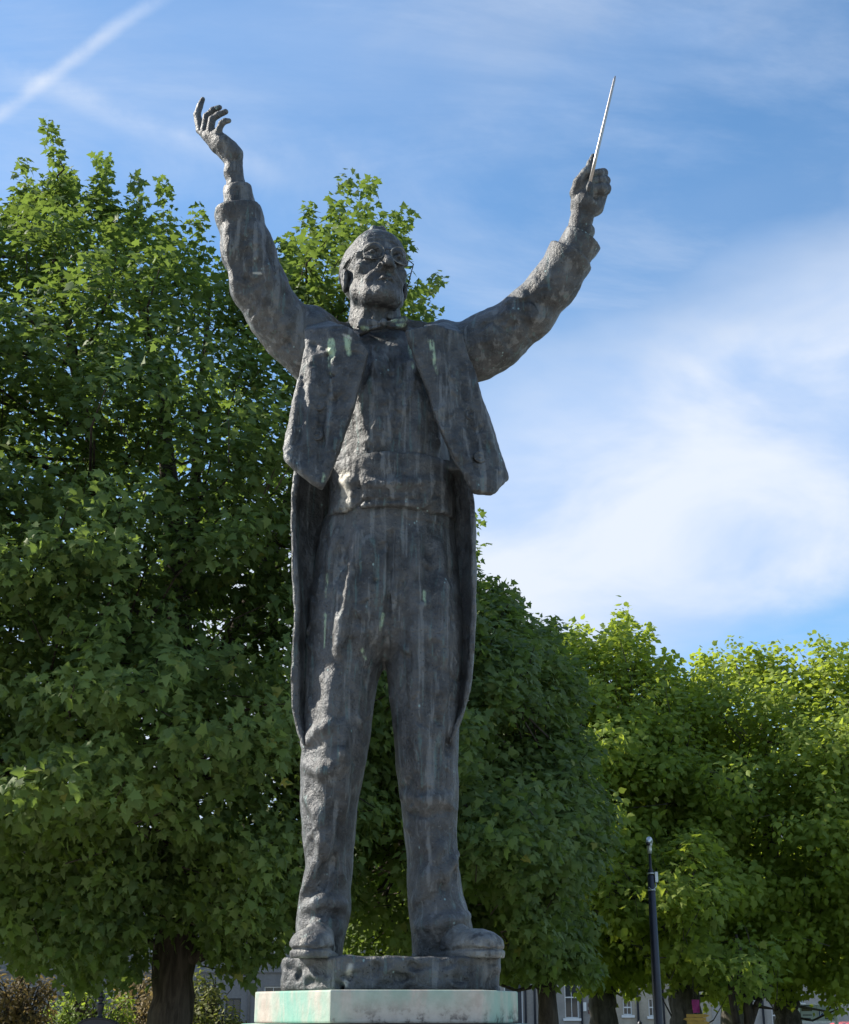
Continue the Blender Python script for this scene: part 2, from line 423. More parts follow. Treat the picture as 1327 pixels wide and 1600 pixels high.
    def marks(s, n, box, r0=.003, r1=.007, seed=0, vert=.5):
        """short strokes of the modelling tool, raised and cut"""
        r = np.random.default_rng(900 + seed)
        for i in range(n):
            u, v = r.uniform(box[0], box[2]), r.uniform(box[1], box[3]); L = r.uniform(10, 26); a = r.normal(math.pi / 2, .5) if r.uniform() < vert else r.uniform(0, math.pi)
            p = [P(u + L * t * math.cos(a), v + L * t * math.sin(a)) for t in (0, .5, 1)]
            rr = r.uniform(r0, r1); s.fold([(u + L * t * math.cos(a) + r.normal(0, 1.2), v + L * t * math.sin(a)) for t in (0, .5, 1)], rr, rr * 2.2, rr * .30 if i % 2 else rr * .12, i % 2 == 0)
        return s
    def skin(s, name, mat, parent, attrs=None):
        D = s.D; D[0] = D[-1] = 1; D[:, 0] = D[:, -1] = 1; D[:, :, 0] = D[:, :, -1] = 1
        S = D < 0; nx, ny, nz = D.shape
        cs = [S[a:nx-1+a, b:ny-1+b, c:nz-1+c] for a in (0, 1) for b in (0, 1) for c in (0, 1)]
        anyc = np.logical_or.reduce(cs); allc = np.logical_and.reduce(cs); act = anyc & ~allc
        I, J, K = np.nonzero(act); idx = np.full(act.shape, -1, np.int32); idx[I, J, K] = np.arange(len(I))
        val = {(a, b, c): D[I+a, J+b, K+c] for a in (0, 1) for b in (0, 1) for c in (0, 1)}
        acc = np.zeros((len(I), 3)); cnt = np.zeros(len(I))
        for axis in range(3):
            for o1 in (0, 1):
                for o2 in (0, 1):
                    c0 = [0, 0, 0]; oth = [i for i in range(3) if i != axis]; c0[oth[0]] = o1; c0[oth[1]] = o2; c1 = list(c0); c1[axis] = 1
                    v0, v1 = val[tuple(c0)], val[tuple(c1)]; m = (v0 < 0) != (v1 < 0)
                    t = np.where(m, v0 / (v0 - v1 + np.where(m, 0, 1)), 0)
                    p = np.tile(np.array(c0, float), (len(I), 1)); p[:, axis] = t; acc[m] += p[m]; cnt[m] += 1
        vert = (np.stack([I, J, K], -1) + acc / cnt[:, None]) * s.h + s.lo
        quads = []
        for axis in range(3):
            a = [slice(1, -1)] * 3; a[axis] = slice(0, -1); b = [slice(1, -1)] * 3; b[axis] = slice(1, None)
            A, B = S[tuple(a)], S[tuple(b)]
            for flip, m in ((False, A & ~B), (True, ~A & B)):
                g = np.argwhere(m); off = np.ones(3, int); off[axis] = 0; g = g + off
                if not len(g): continue
                o1, o2 = [(1, 2), (2, 0), (0, 1)][axis]; c = []
                for d1, d2 in ((1, 1), (0, 1), (0, 0), (1, 0)):
                    h = g.copy(); h[:, o1] -= d1; h[:, o2] -= d2; c.append(idx[h[:, 0], h[:, 1], h[:, 2]])
                qd = np.stack(c, -1); quads.append(qd[:, ::-1] if flip else qd)
        qd = np.concatenate(quads); qd = qd[(qd >= 0).all(1)]
        at = {k: f(vert) for k, f in (attrs or {}).items()}
        return mesh_np(name, vert, qd, mat, parent, True, at)
# ------------------------------------------------------------------ the statue
Z0 = float(P(600, 1494, -.20)[2])                      # top of the bronze base
statue = thing('statue', (-.12, 0, Z0 - .09), 'dark bronze statue of a conductor in a tailcoat, both arms raised, holding a thin baton', 'statue')
def seg_mask(segs, fall=.004):
    """soft mask round polylines: list of (points, radii)"""
    def f(V):
        m = np.zeros(len(V))
        for pts, rad in segs:
            pts = np.asarray(pts, float)
            for i in range(len(pts) - 1):
                a, ba = pts[i], pts[i+1] - pts[i]; t = np.clip(((V - a) @ ba) / (ba @ ba + 1e-12), 0, 1)
                d = np.linalg.norm(V - a - t[:, None] * ba, axis=1) - (rad[i] + (rad[i+1] - rad[i]) * t)
                m = np.maximum(m, np.clip(1 - d / fall, 0, 1))
        return m
    return f
def rows(rs, e=None):
    """(v, left u, right u, Y centre, depth radius) -> loft rows"""
    out = []
    for v, a, b, Y, ry in rs:
        p, q = P(a, v, Y), P(b, v, Y); out.append((p[2], (p[0] + q[0]) / 2, Y, (q[0] - p[0]) / 2, ry))
    return out

# --- trousers
tr = Vol(P(440, 1500, 0) * (1, 0, 1) + (0, -.30, -.02), P(760, 790, 0) * (1, 0, 1) + (.05, .26, .02), .0058)
tr.loft(rows([(800,507,708,.0,.150),(850,497,714,.0,.158),(900,489,718,.0,.160),(950,484,722,.0,.155),(1000,480,724,.0,.14),(1035,478,723,.0,.11)]), .02, cap=.05)
tr.loft(rows([(905,496,596,-.01,.10),(935,484,604,-.02,.128),(1000,478,604,-.02,.13),(1040,476,600,-.02,.125),(1060,475,592,-.022,.122),(1100,474,584,-.025,.115),(1150,472,579,-.03,.108),(1200,470,571,-.03,.10),
              (1250,468,561,-.02,.095),(1300,472,556,-.005,.097),(1350,478,552,.005,.095),(1390,470,548,.0,.09),(1425,464,550,-.005,.093),(1450,461,544,-.005,.10),(1475,464,538,.0,.092),(1499,470,536,.01,.085)]), .022, 1.8, cap=.01)
tr.loft(rows([(905,614,706,-.01,.10),(935,606,719,-.02,.128),(1000,604,725,-.02,.13),(1040,604,723,-.02,.125),(1060,605,722,-.022,.122),(1100,610,719,-.025,.115),(1150,615,717,-.03,.108),(1200,618,716,-.03,.10),
              (1250,626,716,-.02,.098),(1300,632,714,-.005,.098),(1350,636,717,.0,.095),(1400,636,725,.0,.098),(1440,640,737,-.005,.105),(1462,644,742,-.005,.105),(1480,645,736,.0,.095),(1499,646,722,.01,.085)]), .022, 2.0, cap=.01)
tr.fold([(612,834),(610,900),(606,960),(602,1022)], .013, .007, .0035, True, True)           # fly and inner seam
tr.fold([(622,834),(622,900),(614,960)], .006, .014, .001)
tr.fold([(560,830),(552,880),(541,930),(534,985),(530,1020)], .019, .022, -.001)       # creases from the waistband
tr.fold([(529,830),(520,870),(516,905)], .015, .02, -.001)
tr.fold([(543,850),(534,900),(527,960)], .008, .02, -.001, True)
tr.fold([(580,835),(572,880),(566,930)], .006, .02, 0, True)
for a in ([(650,835),(648,900),(650,970),(652,1060),(660,1180),(668,1300),(672,1335)], [(684,850),(690,930),(692,1010),(690,1100)], [(520,1060),(516,1140),(512,1230),(512,1290)], [(578,845),(570,930),(560,1010)]):
    tr.fold(a, .010, .035, .006)
tr.fold([(702,880),(707,960),(707,1060),(703,1160),(698,1250)], .007, .03, .0, True)
tr.fold([(648,1410),(668,1388),(690,1366),(713,1336)], .017, .018, .002)              # breaks over the shoes
tr.fold([(655,1424),(680,1402),(705,1378),(720,1360)], .014, .012, .005, True)
tr.fold([(660,1380),(678,1352),(690,1318)], .008, .03, .003)
tr.fold([(652,1447),(690,1442),(732,1430)], .012, .02, .002)
tr.fold([(471,1402),(488,1372),(506,1335),(520,1290)], .017, .016, .001)
tr.fold([(482,1410),(504,1380),(522,1342)], .013, .012, .005, True)
tr.fold([(474,1420),(505,1406),(540,1414)], .013, .018, .002)
tr.fold([(484,1432),(510,1424),(538,1432)], .008, .03, .0, True)
tr.fold([(476,1160),(500,1142),(520,1132)], .010, .03, .004); tr.fold([(480,1196),(505,1206),(535,1190)], .008, .03, .003)
tr.fold([(478,1240),(500,1275),(505,1330)], .009, .03, .003); tr.fold([(535,1130),(536,1200),(534,1270)], .009, .03, .004)
tr.fold([(630,1243),(665,1250),(705,1246)], .007, .025, .003); tr.fold([(634,1268),(664,1277),(700,1268)], .007, .025, .0, True)
tr.marks(130, (465, 830, 740, 1470), .003, .0065, 1, .7); tr.noise(0.00270, 0.0633, 1); tr.noise(0.00154, 0.0253, 2, (1, 1, 1.6)); tr.noise(0.00098, 0.0144, 3)
TR_ATTR = {'verdigris': seg_mask([([tr.hit(511,900),tr.hit(510,935)],[.004,.001]), ([tr.hit(508,960),tr.hit(507,1010)],[.003,.001]), ([tr.hit(598,960),tr.hit(596,985)],[.004,.002]),([tr.hit(663,925),tr.hit(664,945)],[.004,.002]),([tr.hit(566,1015),tr.hit(572,1030)],[.003,.002])], .003),
           'lime': seg_mask([([tr.hit(560,840),tr.hit(549,900),tr.hit(534,985),tr.hit(530,1008)],[.006,.011,.012,.003]),([tr.hit(525,838),tr.hit(518,875),tr.hit(513,902)],[.006,.007,.003])], .008)}  # second mask follows sunlit creases as pale colour; not passed to the skin
tr.skin('trousers', BRONZE, statue, {'verdigris': TR_ATTR['verdigris']})

# --- shoes
def shoe(heel, toe, w, h, seed):
    heel, toe = np.array(heel), np.array(toe); d = toe - heel; L = np.linalg.norm(d); d /= L; sd = np.array([-d[1], d[0], 0])
    lo = np.minimum(heel, toe) - .11; hi = np.maximum(heel, toe) + .11; lo[2] = Z0 - .012; hi[2] = Z0 + .17
    s = Vol(lo, hi, .0042)
    up = np.array([0, 0, 1.0])
    s.chain([heel + up*.040, heel + d*L*.45 + up*.040, heel + d*L*.70 + up*.034], [w*.72, w*.70, w*.62], .03)
    s.ell(heel + d*L*.66 + up*.030, (w*1.0, w*1.0, h*.46), .025)
    s.ell(toe - d*w*.95 + up*.029, (w*.98, w*.98, h*.43), .025)
    s.chain([heel + up*.085, heel + d*L*.38 + up*.066], [w*.72, w*.5], .03)
    s.chain([heel + up*.008, heel + d*L*.35 + up*.008, heel + d*L*.7 + up*.008, toe - d*w*.95 + up*.008], [w*.80, w*.76, w*1.0, w*1.02], .006)   # welt
    s.D = sm_max(s.D, (Z0 - .004 - s.ax[2])[None, None, :] + 0 * s.D, .004)
    zz = np.abs(s.ax[2] - Z0 - .019)[None, None, :] - .0032; s.D = sm_max(s.D, -np.maximum(zz + 0 * s.D, -.007 - s.D), .002)   # gap between welt and upper
    c = toe - d * w * 2.1 + up * (h * .98)
    s.cone(c - sd * w * .8 - up*.012, c + sd * w * .8 - up*.012, .004, .004, .012, True)                         # toe-cap seam
    for sgn in (-1, 1):
        s.chain([heel + sd*sgn*w*1.02 + up*.022, heel + d*L*.5 + sd*sgn*w*1.02 + up*.021, toe - d*w*.6 + sd*sgn*w*1.02 + up*.021], [.004]*3, .008, True)
    s.noise(0.00165, 0.0345, seed); s.noise(0.00112, 0.0138, seed + 1)
    return s
s1 = shoe(P(507, 1490, -.01) * (1, 1, 0) + (0, 0, Z0), P(479, 1490, -.235) * (1, 1, 0) + (0, 0, Z0), .056, .088, 21)
s1.skin('shoe', BRONZE, statue, {'lime': lambda V: np.clip(np.sin(V[:, 0] * 90) * .3, 0, 1)})
s2 = shoe(P(668, 1490, .0) * (1, 1, 0) + (0, 0, Z0), P(779, 1490, -.20) * (1, 1, 0) + (0, 0, Z0), .055, .086, 31)
s2.skin('shoe', BRONZE, statue, {'lime': lambda V: np.clip((V[:, 0] - P(696, 1480, -.1)[0]) * 40, 0, 1) * .2})  # paler toe: sunlight put into the colour

# --- waistcoat, shirt front and sash
TORSO = rows([(512,560,640,.03,.035),(522,530,672,.03,.055),(540,505,694,.02,.085),(565,495,700,.01,.122),(600,505,698,.0,.152),(650,515,698,.0,.172),(700,520,700,.0,.172),(740,519,705,.0,.170),(790,516,707,.0,.165),(840,508,712,.0,.155)])
wc = Vol(P(480, 850, 0) * (1, 0, 1) + (-.03, -.26, 0), P(725, 470, 0) * (1, 0, 1) + (.02, .24, .02), .0056)
wc.loft(TORSO, .02, 2.2, cap=.02)
wc.fold([(618,640),(617,690),(617,735)], .005, .008, .001, True)
wc.fold([(612,540),(613,600),(616,640)], .005, .012, .001, True); wc.fold([(622,538),(625,590),(623,640)], .003, .012, -.002)
wc.fold([(560,560),(568,640),(585,730)], .010, .03, .006); wc.fold([(590,560),(588,620),(594,700)], .008, .03, .004)
wc.fold([(648,560),(655,640),(650,720)], .010, .03, .006); wc.fold([(675,620),(680,680),(672,735)], .009, .03, .004)
wc.fold([(577,520),(590,580),(603,640),(612,668)], .004, .012, -.001); wc.fold([(660,530),(648,590),(634,640),(622,668)], .004, .012, -.001)
for v in (600, 640, 680, 718): p = wc.hit(626, v); wc.ell(p + (0, .002, 0), (.009, .006, .009), .004)
wc.marks(90, (530, 525, 690, 740), .0025, .0045, 2, .75); wc.noise(0.00252, 0.0575, 5); wc.noise(0.00165, 0.0230, 6); wc.noise(0.00105, 0.0144, 7)
wc.skin('waistcoat', BRONZE, statue, {'verdigris': seg_mask([([wc.hit(640,540),wc.hit(646,575)],[.003,.001])], .004)})
sa = Vol(P(490, 830, 0) * (1, 0, 1) + (0, -.27, 0), P(730, 728, 0) * (1, 0, 1) + (.02, .24, .02), .0056)
sa.loft([(r[0], r[1], r[2], r[3] + .010 + .004 * (i % 2), r[4] + .016) for i, r in enumerate(rows([(739,518,705,.0,.170),(748,516,706,.0,.174),(765,519,705,.0,.170),(785,521,706,.0,.167),(806,517,707,.0,.166),(820,514,708,.0,.160)]))], .01, 2.2, cap=.008, lin=True)
sa.fold([(522,752),(600,757),(690,752)], .006, .02, .002); sa.fold([(530,776),(600,783),(690,776)], .0035, .015, 0.001, True); sa.fold([(525,798),(600,803),(695,798)], .006, .02, .002)
sa.fold([(535,744),(548,765),(543,790),(552,812)], .016, .02, .004); sa.fold([(556,745),(560,775),(556,800)], .008, .015, 0, True)
sa.marks(40, (520, 748, 700, 815), .0025, .005, 3, .5); sa.noise(0.00300, 0.0575, 8); sa.noise(0.00193, 0.0218, 9); sa.noise(0.00112, 0.0144, 10)
sa.skin('cummerbund', BRONZE, statue, {'lime': lambda V: seg_mask([([sa.hit(538,745),sa.hit(540,790),sa.hit(545,806)],[.018,.014,.004])], .01)(V) * .6})  # pale patch paints sunlight onto the left bulge of the sash

# --- tailcoat: back, shoulders, tails and sleeves in one casting
XC = float(P(609, 640, 0)[0])
Z545 = float(P(600, 545, 0)[2]); Z780 = float(P(600, 780, 0)[2])
def yfront(x, z):
    x = np.asarray(x, float); z = np.asarray(z, float)
    y = -.205 + np.where(x < XC, .85, 1.6) * np.clip(np.abs(x - XC) - .03, 0, 1) ** 2
    y = y + 1.35 * np.maximum(0, z - Z545 + .02) - .10 * np.clip((Z545 - z) / (Z545 - Z780), 0, 1) * np.clip((np.abs(x - XC) - .12) / .2, 0, 1)
    return y
def px_poly(uv, yf=yfront):
    out = []
    for u, v in uv:
        p = P(u, v, -.1)
        for _ in range(5): p = P(u, v, float(yf(p[0], p[2])))
        out.append((p[0], p[2]))
    return out
tcv = Vol(P(325, 1185, 0) * (0, 0, 1) + (-.80, -.36, 0), P(945, 285, 0) * (1, 0, 1) + (.05, .30, .06), .0062)
BACK = rows([(505,556,632,.06,.05),(516,520,690,.05,.09),(530,480,716,.045,.13),(560,466,728,.04,.17),(620,470,722,.04,.185),(700,478,722,.04,.185),(745,470,728,.04,.18),(768,470,730,.05,.17)])
tcv.loft(BACK, .02, 2.2, cap=.03, cut=lambda x, y, z: -(y - .0 + 0 * x + 0 * z))
tails = [(728,463,731,-.05,.265),(760,459,737,-.05,.27),(800,456,742,-.05,.27),(880,458,744,-.05,.27),(960,462,744,-.045,.265),(1060,458,738,-.04,.26),(1110,458,727,-.04,.25),(1150,466,712,-.03,.24),(1174,477,700,-.02,.23)]
tcv.loft(rows(tails), .006, 3.0, cap=.01, cut=lambda x, y, z: np.maximum(-(y + .11 + .015 * np.sin(z * 7) + 0 * x), np.minimum(np.minimum(x - float(P(545,1100,0)[0]), float(P(672,1100,0)[0]) - x), float(P(600,985,.2)[2]) - z) + 0 * y))
tcv.loft(rows([(v + (20 if v > 1160 else 4 if v < 740 else 0), a + 7, b - 7, -.115, .165) for v, a, b, Y, ry in tails]), .006, 2.0, sub=True, cap=.01)
# shoulders
tcv.ell(P(497, 530, .0), (.085, .105, .095), .03); tcv.ell(P(489, 497, .01), (.042, .06, .035), .03)
tcv.ell(P(697, 548, .0), (.075, .105, .085), .03); tcv.ell(P(694, 519, .01), (.045, .06, .033), .025)
tcv.chain([P(495, 512, .02), P(527, 531, .03), P(560, 538, .05)], [.045, .04, .04], .02); tcv.chain([P(694, 528, .02), P(660, 537, .03), P(630, 540, .05)], [.042, .036, .035], .02)
# sleeves
LA = [(488,552,.01,46),(455,522,.0,42.5),(430,492,-.035,41),(405,448,-.075,41.5),(388,392,-.10,40),(372,333,-.135,34),(366,300,-.15,31)]
RA = [(708,560,.01,45),(745,546,.0,46),(772,530,-.02,45),(825,490,-.06,39.5),(866,443,-.105,36),(893,397,-.14,35),(914,362,-.16,34.5)]
def arm(vol, A, k=.03, grow=1.0):
    for (u0, v0, y0, r0), (u1, v1, y1, r1) in zip(A[:-1], A[1:]):
        vol.cone(P(u0, v0, y0), P(u1, v1, y1), r0 * M_px(v0, y0) * grow, r1 * M_px(v1, y1) * grow, k)
sl = Vol(P(325, 640, 0) * (0, 0, 1) + (-.80, -.36, 0), P(520, 285, 0) * (1, 0, 1) + (0, .2, .08), .0062)
arm(sl, LA); sl.cone(P(350, 336, -.135), P(368, 352, -.14), .026, .024, .012)
n_ = P(366, 290, -.15) - P(374, 345, -.13); sl.plane(P(371, 327, -.135), n_, .006)
sl.fold([(430,520),(455,500),(470,480)], 0.0086, .03, 0.0080); sl.fold([(400,490),(425,470),(438,440)], 0.0079, .03, 0.0080); sl.fold([(372,455),(400,440),(432,425)], 0.0072, .03, 0.0000, True)
sl.fold([(357,360),(362,410),(375,465)], 0.0072, .03, 0.0080); sl.fold([(395,350),(405,400),(420,440)], 0.0086, .03, 0.0080); sl.fold([(375,360),(382,420),(395,470)], 0.0058, .03, 0.0000, True)
sr = Vol(P(690, 640, 0) * (1, 0, 1) + (-.02, -.40, 0), P(960, 330, 0) * (1, 0, 1) + (0, .2, .08), .0062)
arm(sr, RA)
n_ = P(918, 362, -.16) - P(884, 413, -.13); sr.plane(P(893, 396, -.14), n_ * np.array([1, 1, 1]), .006)
sr.cone(P(742, 512, -.03), P(748, 524, -.03), .022, .03, .014); sr.ell(P(741, 508, -.02), (.016, .03, .02), .012)
sr.plane(P(893, 396, -.14), n_, .004)
sr.fold([(760,505),(775,530),(775,560)], 0.0086, .03, 0.0080); sr.fold([(790,480),(806,500),(812,525)], 0.0086, .03, 0.0070); sr.fold([(776,500),(790,520),(794,545)], 0.0065, .03, 0.0000, True)
sr.fold([(835,440),(850,455),(866,470)], 0.0072, .025, 0.0070); sr.fold([(822,455),(840,475),(850,492)], 0.0065, .025, 0.0000, True);  
def merge(dst, src, k):
    o = np.round((src.lo - dst.lo) / dst.h).astype(int)
    a = np.maximum(o, 0); b = np.minimum(o + np.array(src.D.shape), np.array(dst.D.shape))
    ds = tuple(slice(a[i], b[i]) for i in range(3)); ss = tuple(slice(a[i] - o[i], b[i] - o[i]) for i in range(3))
    dst.D[ds] = sm_min(dst.D[ds], src.D[ss], k)
def snap(v, ref): v.lo = ref.lo + np.round((v.lo - ref.lo) / ref.h) * ref.h
merge(tcv, sl, .025); merge(tcv, sr, .02)
tcv.marks(40, (365, 350, 455, 550), .0035, .006, 4, .6); tcv.marks(40, (760, 420, 890, 550), .0035, .006, 5, .3); tcv.noise(0.00270, 0.0690, 12); tcv.noise(0.00165, 0.0253, 13); tcv.noise(0.00105, 0.0144, 14)
tcv.skin('tailcoat', BRONZE, statue, {'lime': seg_mask([([tcv.hit(396,427), tcv.hit(407,427)], [.003, .002])], .002)})
# front panels: thick sheets that hang free of the body
lp = [(482,500),(476,545),(466,595),(451,660),(442,703),(448,720),(475,741),(503,766),(512,750),(524,723),(537,690),(550,649),(563,605),(577,554),(560,528),(545,515),(520,505)]
rp = [(632,517),(644,554),(667,612),(681,660),(697,693),(713,726),(738,768),(753,789),(775,770),(796,748),(793,736),(774,678),(752,622),(730,550),(714,512),(695,505),(660,514)]
zl = [(512,520),(546,516),(560,528),(577,554),(563,605),(550,649),(537,690),(525,718),(522,690),(519,640),(516,590),(510,545)]
zr = [(640,518),(672,514),(690,512),(699,530),(706,600),(712,666),(711,700),(713,722),(697,693),(681,660),(667,612),(644,554)]
def panel(pl, zp, seed, buttons, streaks, limes, u0, u1):
    pv = Vol(P(u0, 805, 0) * (1, 0, 1) + (0, -.40, 0), P(u1, 478, 0) * (1, 0, 1) + (0, .14, .06), .0052)
    pv.sheet(px_poly(pl), yfront, .0125, .006, .010)
    pv.sheet(px_poly(zp), lambda x, z: yfront(x, z) - .014, .010, .004, .006)
    for a, r, kk, sub in buttons['folds']: pv.fold(a, r, kk, .002 if sub else .003, sub)
    pv.marks(46, (u0 + 30, 520, u1 - 30, 770), .003, .0055, seed, .5)
    pv.noise(0.00252, 0.0575, seed); pv.noise(0.00154, 0.0230, seed + 1); pv.noise(0.00091, 0.0126, seed + 2)
    st = [([pv.hit(*q) for q in uv], r) for uv, r in streaks]; lm = [([pv.hit(*q) for q in uv], r) for uv, r in limes]
    o = pv.skin('front_panel', BRONZE, statue, {'verdigris': seg_mask(st, .003), 'lime': seg_mask(lm, .003)})
    for u, v, r in buttons['b']:
        p = pv.hit(u, v); b = MB().lathe([(r, .0), (r * 1.02, .004), (r * .86, .008), (r * .72, .0055), (r * .3, .0055), (r * .25, .008), (.001, .0085)], (0, 0, 0), 16).build('button', BRONZE, statue, True)
        n = Vector((-float(yfront(p[0] + .01, p[2]) - yfront(p[0] - .01, p[2])) / .02 * -1, -1, .12)).normalized(); n = Vector((-n.x if False else n.x * -1 * -1, n.y, n.z))
        b.data.transform(Matrix.Translation(Vector(p) + n * .001) @ n.to_track_quat('Z', 'Y').to_matrix().to_4x4())
    return pv
pL = panel(lp, zl, 41, {'folds': [([(510,540),(516,590),(520,640),(523,692)], .006, .01, True), ([(447,715),(470,734),(500,758)], .006, .02, False), ([(470,600),(462,660),(455,705)], .007, .02, False), ([(490,560),(486,620),(478,700)], .008, .025, False), ([(505,620),(503,680),(498,740)], .007, .02, True)], 'b': [(495,680,.021),(499,635,.018)]},
      [([(517,533),(518,548),(517,585)], [.010, .013, .002]), ([(543,528),(545,555)], [.009, .005]), ([(509,742),(505,752)], [.006, .003])],
      [([(538,524),(548,528)], [.005, .003])], 430, 600)
pR = panel(rp, zr, 51, {'folds': [([(698,526),(706,600),(712,666),(711,704)], .006, .01, True), ([(750,782),(775,764),(792,748)], .006, .02, False), ([(735,570),(750,640),(775,720)], .007, .02, False), ([(722,580),(735,660),(752,740)], .008, .025, True), ([(712,690),(730,730),(750,775)], .006, .02, False)], 'b': [(735,650,.018),(749,715,.020)]},
      [([(674,534),(678,556),(682,584)], [.0065, .0045, .0015])], [], 620, 815)

# --- cuffs of the shirt
def cuff(A, p, n, seed, lo, hi):
    c = Vol(np.minimum(lo, hi) - .09, np.maximum(lo, hi) + .09, .0045); arm(c, A, .01); c.plane(p, n, .004)
    c.noise(0.00165, 0.0345, seed); c.noise(0.00105, 0.0138, seed + 1); c.skin('shirt_cuff', BRONZE, statue)
cuff([(376,335,-.135,27),(372,300,-.15,22),(369,280,-.155,19)], P(370, 292, -.15), P(366, 268, -.16) - P(373, 328, -.135), 61, P(374, 335, -.135), P(366, 280, -.155))
cuff([(891,404,-.14,29.5),(908,378,-.15,30.5),(922,354,-.165,31)], P(910, 369, -.155), P(926, 348, -.165) - P(893, 397, -.14), 63, P(889, 403, -.14), P(920, 356, -.165))

# --- collar and bow tie
NK = P(589, 500, .0)
cv = Vol(NK + (-.13, -.15, -.06), NK + (.13, .13, .09), .0045)
def ringcut(x, y, z): return z * 0
cv.loft(rows([(516,556,634,.02,.088),(506,553,630,.015,.088),(487,555,626,.012,.086)]), .006, cap=.006)
cv.loft(rows([(500,562,619,.012,.074),(468,561,620,.012,.074)]), .004, sub=True, cap=.004)
for tri in ([(556,491),(582,507),(572,516),(558,510)], [(628,489),(606,506),(614,515),(629,508)]):
    cv.sheet([tuple(P(u, v, -.07)[[0, 2]]) for u, v in tri], lambda x, z: -.078 + 3.5 * np.maximum(0, np.abs(x - NK[0] - .01) - .035) ** 1.5, .007, .004, .006)
cv.noise(.0016, .03, 71); cv.noise(.0010, .011, 72); cv.skin('collar', BRONZE, statue, {'lime': seg_mask([([cv.hit(570,499), cv.hit(569,510)], [.004, .003])], .003)})
bt = Vol(P(555, 530, -.14) + (-.02, -.09, -.02), P(645, 484, -.14) + (.02, .09, .02), .0035)
kc = P(600, 507, -.135)
for tri in ([(559,496),(575,498),(599,504),(599,512),(578,516),(561,518)], [(601,504),(622,497),(637,492),(639,510),(622,513),(601,511)]):
    bt.sheet([tuple(P(u, v, -.13)[[0, 2]]) for u, v in tri], lambda x, z: -.128 + 2.2 * np.maximum(0, np.abs(x - kc[0]) - .03) ** 1.4, .012, .005, .010)
for u, v in ((566, 506), (633, 502)): bt.ell(P(u, v, -.122), (.012, .013, .019), .008)
bt.ell(kc + (0, -.010, 0), (.012, .013, .015), .004)
for a_, b_ in (((594,506),(578,503)), ((594,508),(577,510)), ((606,506),(622,502)), ((606,508),(622,507))): bt.fold([a_, b_], .004, .006, 0, True)
bt.noise(0.00154, 0.0230, 73); bt.noise(0.00098, 0.0115, 74)
bt.skin('bow_tie', BRONZE, statue, {'verdigris': seg_mask([([bt.hit(614, 500), bt.hit(633, 498)], [.003, .005]), ([bt.hit(622, 509), bt.hit(632, 508)], [.003, .003]), ([bt.hit(566, 512), bt.hit(574, 514)], [.004, .003])], .006)})

# --- figure: head, neck and hands on one inner body
HS = 1.36; yaw, tilt, roll = R(19), R(6.5), R(1.5)
Rz = np.array([[math.cos(yaw), -math.sin(yaw), 0], [math.sin(yaw), math.cos(yaw), 0], [0, 0, 1]])
Rx = np.array([[1, 0, 0], [0, math.cos(-tilt), -math.sin(-tilt)], [0, math.sin(-tilt), math.cos(-tilt)]])
Ry = np.array([[math.cos(roll), 0, math.sin(roll)], [0, 1, 0], [-math.sin(roll), 0, math.cos(roll)]])
HR = Rz @ Rx @ Ry
EYE_L = np.array([0, -.083, .004])
HC = P(601, 403.5, -.10) - HS * HR @ EYE_L
def H(x, y, z): return HC + HS * (HR @ np.array([x, y, z], float))
fg = Vol(P(515, 560, 0) * (1, 0, 1) + (0, -.21, 0), P(660, 325, 0) * (1, 0, 1) + (0, .20, .05), .0028)
def he(c, r, k=.01, sub=False, rot=None): fg.ell(H(*c), np.array(r) * HS, k * HS, sub, HR if rot is None else HR @ rot)
def hc(pts, rad, k=.008, sub=False): fg.chain([H(*p) for p in pts], [r * HS for r in rad], k * HS, sub)
fg.chain([P(588, 560, .03), P(588, 520, .02), H(0, .028, -.11), H(0, .012, -.05)], [.085, .074, .070, .075], .02)
fg.cone(P(560, 540, .04), P(625, 540, .04), .03, .03, .03)
he((0, .018, .040), (.075, .094, .087)); he((0, -.036, .045), (.068, .052, .070), .015)
he((0, -.034, -.026), (.059, .056, .080), .015)
for s_ in (-1, 1):
    hc([(s_*.048, -.002, -.035), (s_*.045, -.024, -.070), (s_*.030, -.062, -.098), (0, -.076, -.102)], [.017, .017, .016, .016], .022)
    he((s_*.045, -.056, -.018), (.020, .020, .018), .018)
    hc([(s_*.010, -.087, .021), (s_*.034, -.085, .0275), (s_*.061, -.062, .016)], [.0075, .0095, .0075], .012)
    he((s_*.034, -.100, .003), (.020, .022, .0135), .010, True)
    he((s_*.034, -.0775, .003), (.0150, .0150, .0135), .002)
    hc([(s_*.018, -.086, .005), (s_*.034, -.0938, .0105), (s_*.051, -.080, .005)], [.0035, .0042, .0035], .004)
    hc([(s_*.019, -.087, -.001), (s_*.034, -.092, -.0080), (s_*.050, -.080, -.003)], [.003, .0036, .003], .004)
    hc([(s_*.022, -.090, -.016), (s_*.036, -.087, -.021), (s_*.05, -.076, -.015)], [.0015, .0025, .0015], .006, True)
    he((s_*.034, -.0925, .002), (.0045, .004, .0045), .002, True)
hc([(0, -.086, .016), (0, -.100, -.008), (0, -.1165, -.032)], [.0085, .0100, .0130], .010)
for s_ in (-1, 1):
    he((s_*.0130, -.105, -.0355), (.0098, .0115, .0092), .005)
    he((s_*.0065, -.112, -.0440), (.0042, .0058, .0042), .003, True)
he((0, -.0745, -.068), (.032, .023, .031), .028)
hc([(-.024, -.090, -.0735), (-.008, -.1025, -.0680), (0, -.1025, -.0695), (.008, -.1025, -.0680), (.024, -.090, -.0735)], [.003, .0058, .005, .0058, .003], .005)
hc([(-.021, -.091, -.0785), (0, -.1020, -.0830), (.021, -.091, -.0785)], [.003, .0068, .003], .005)
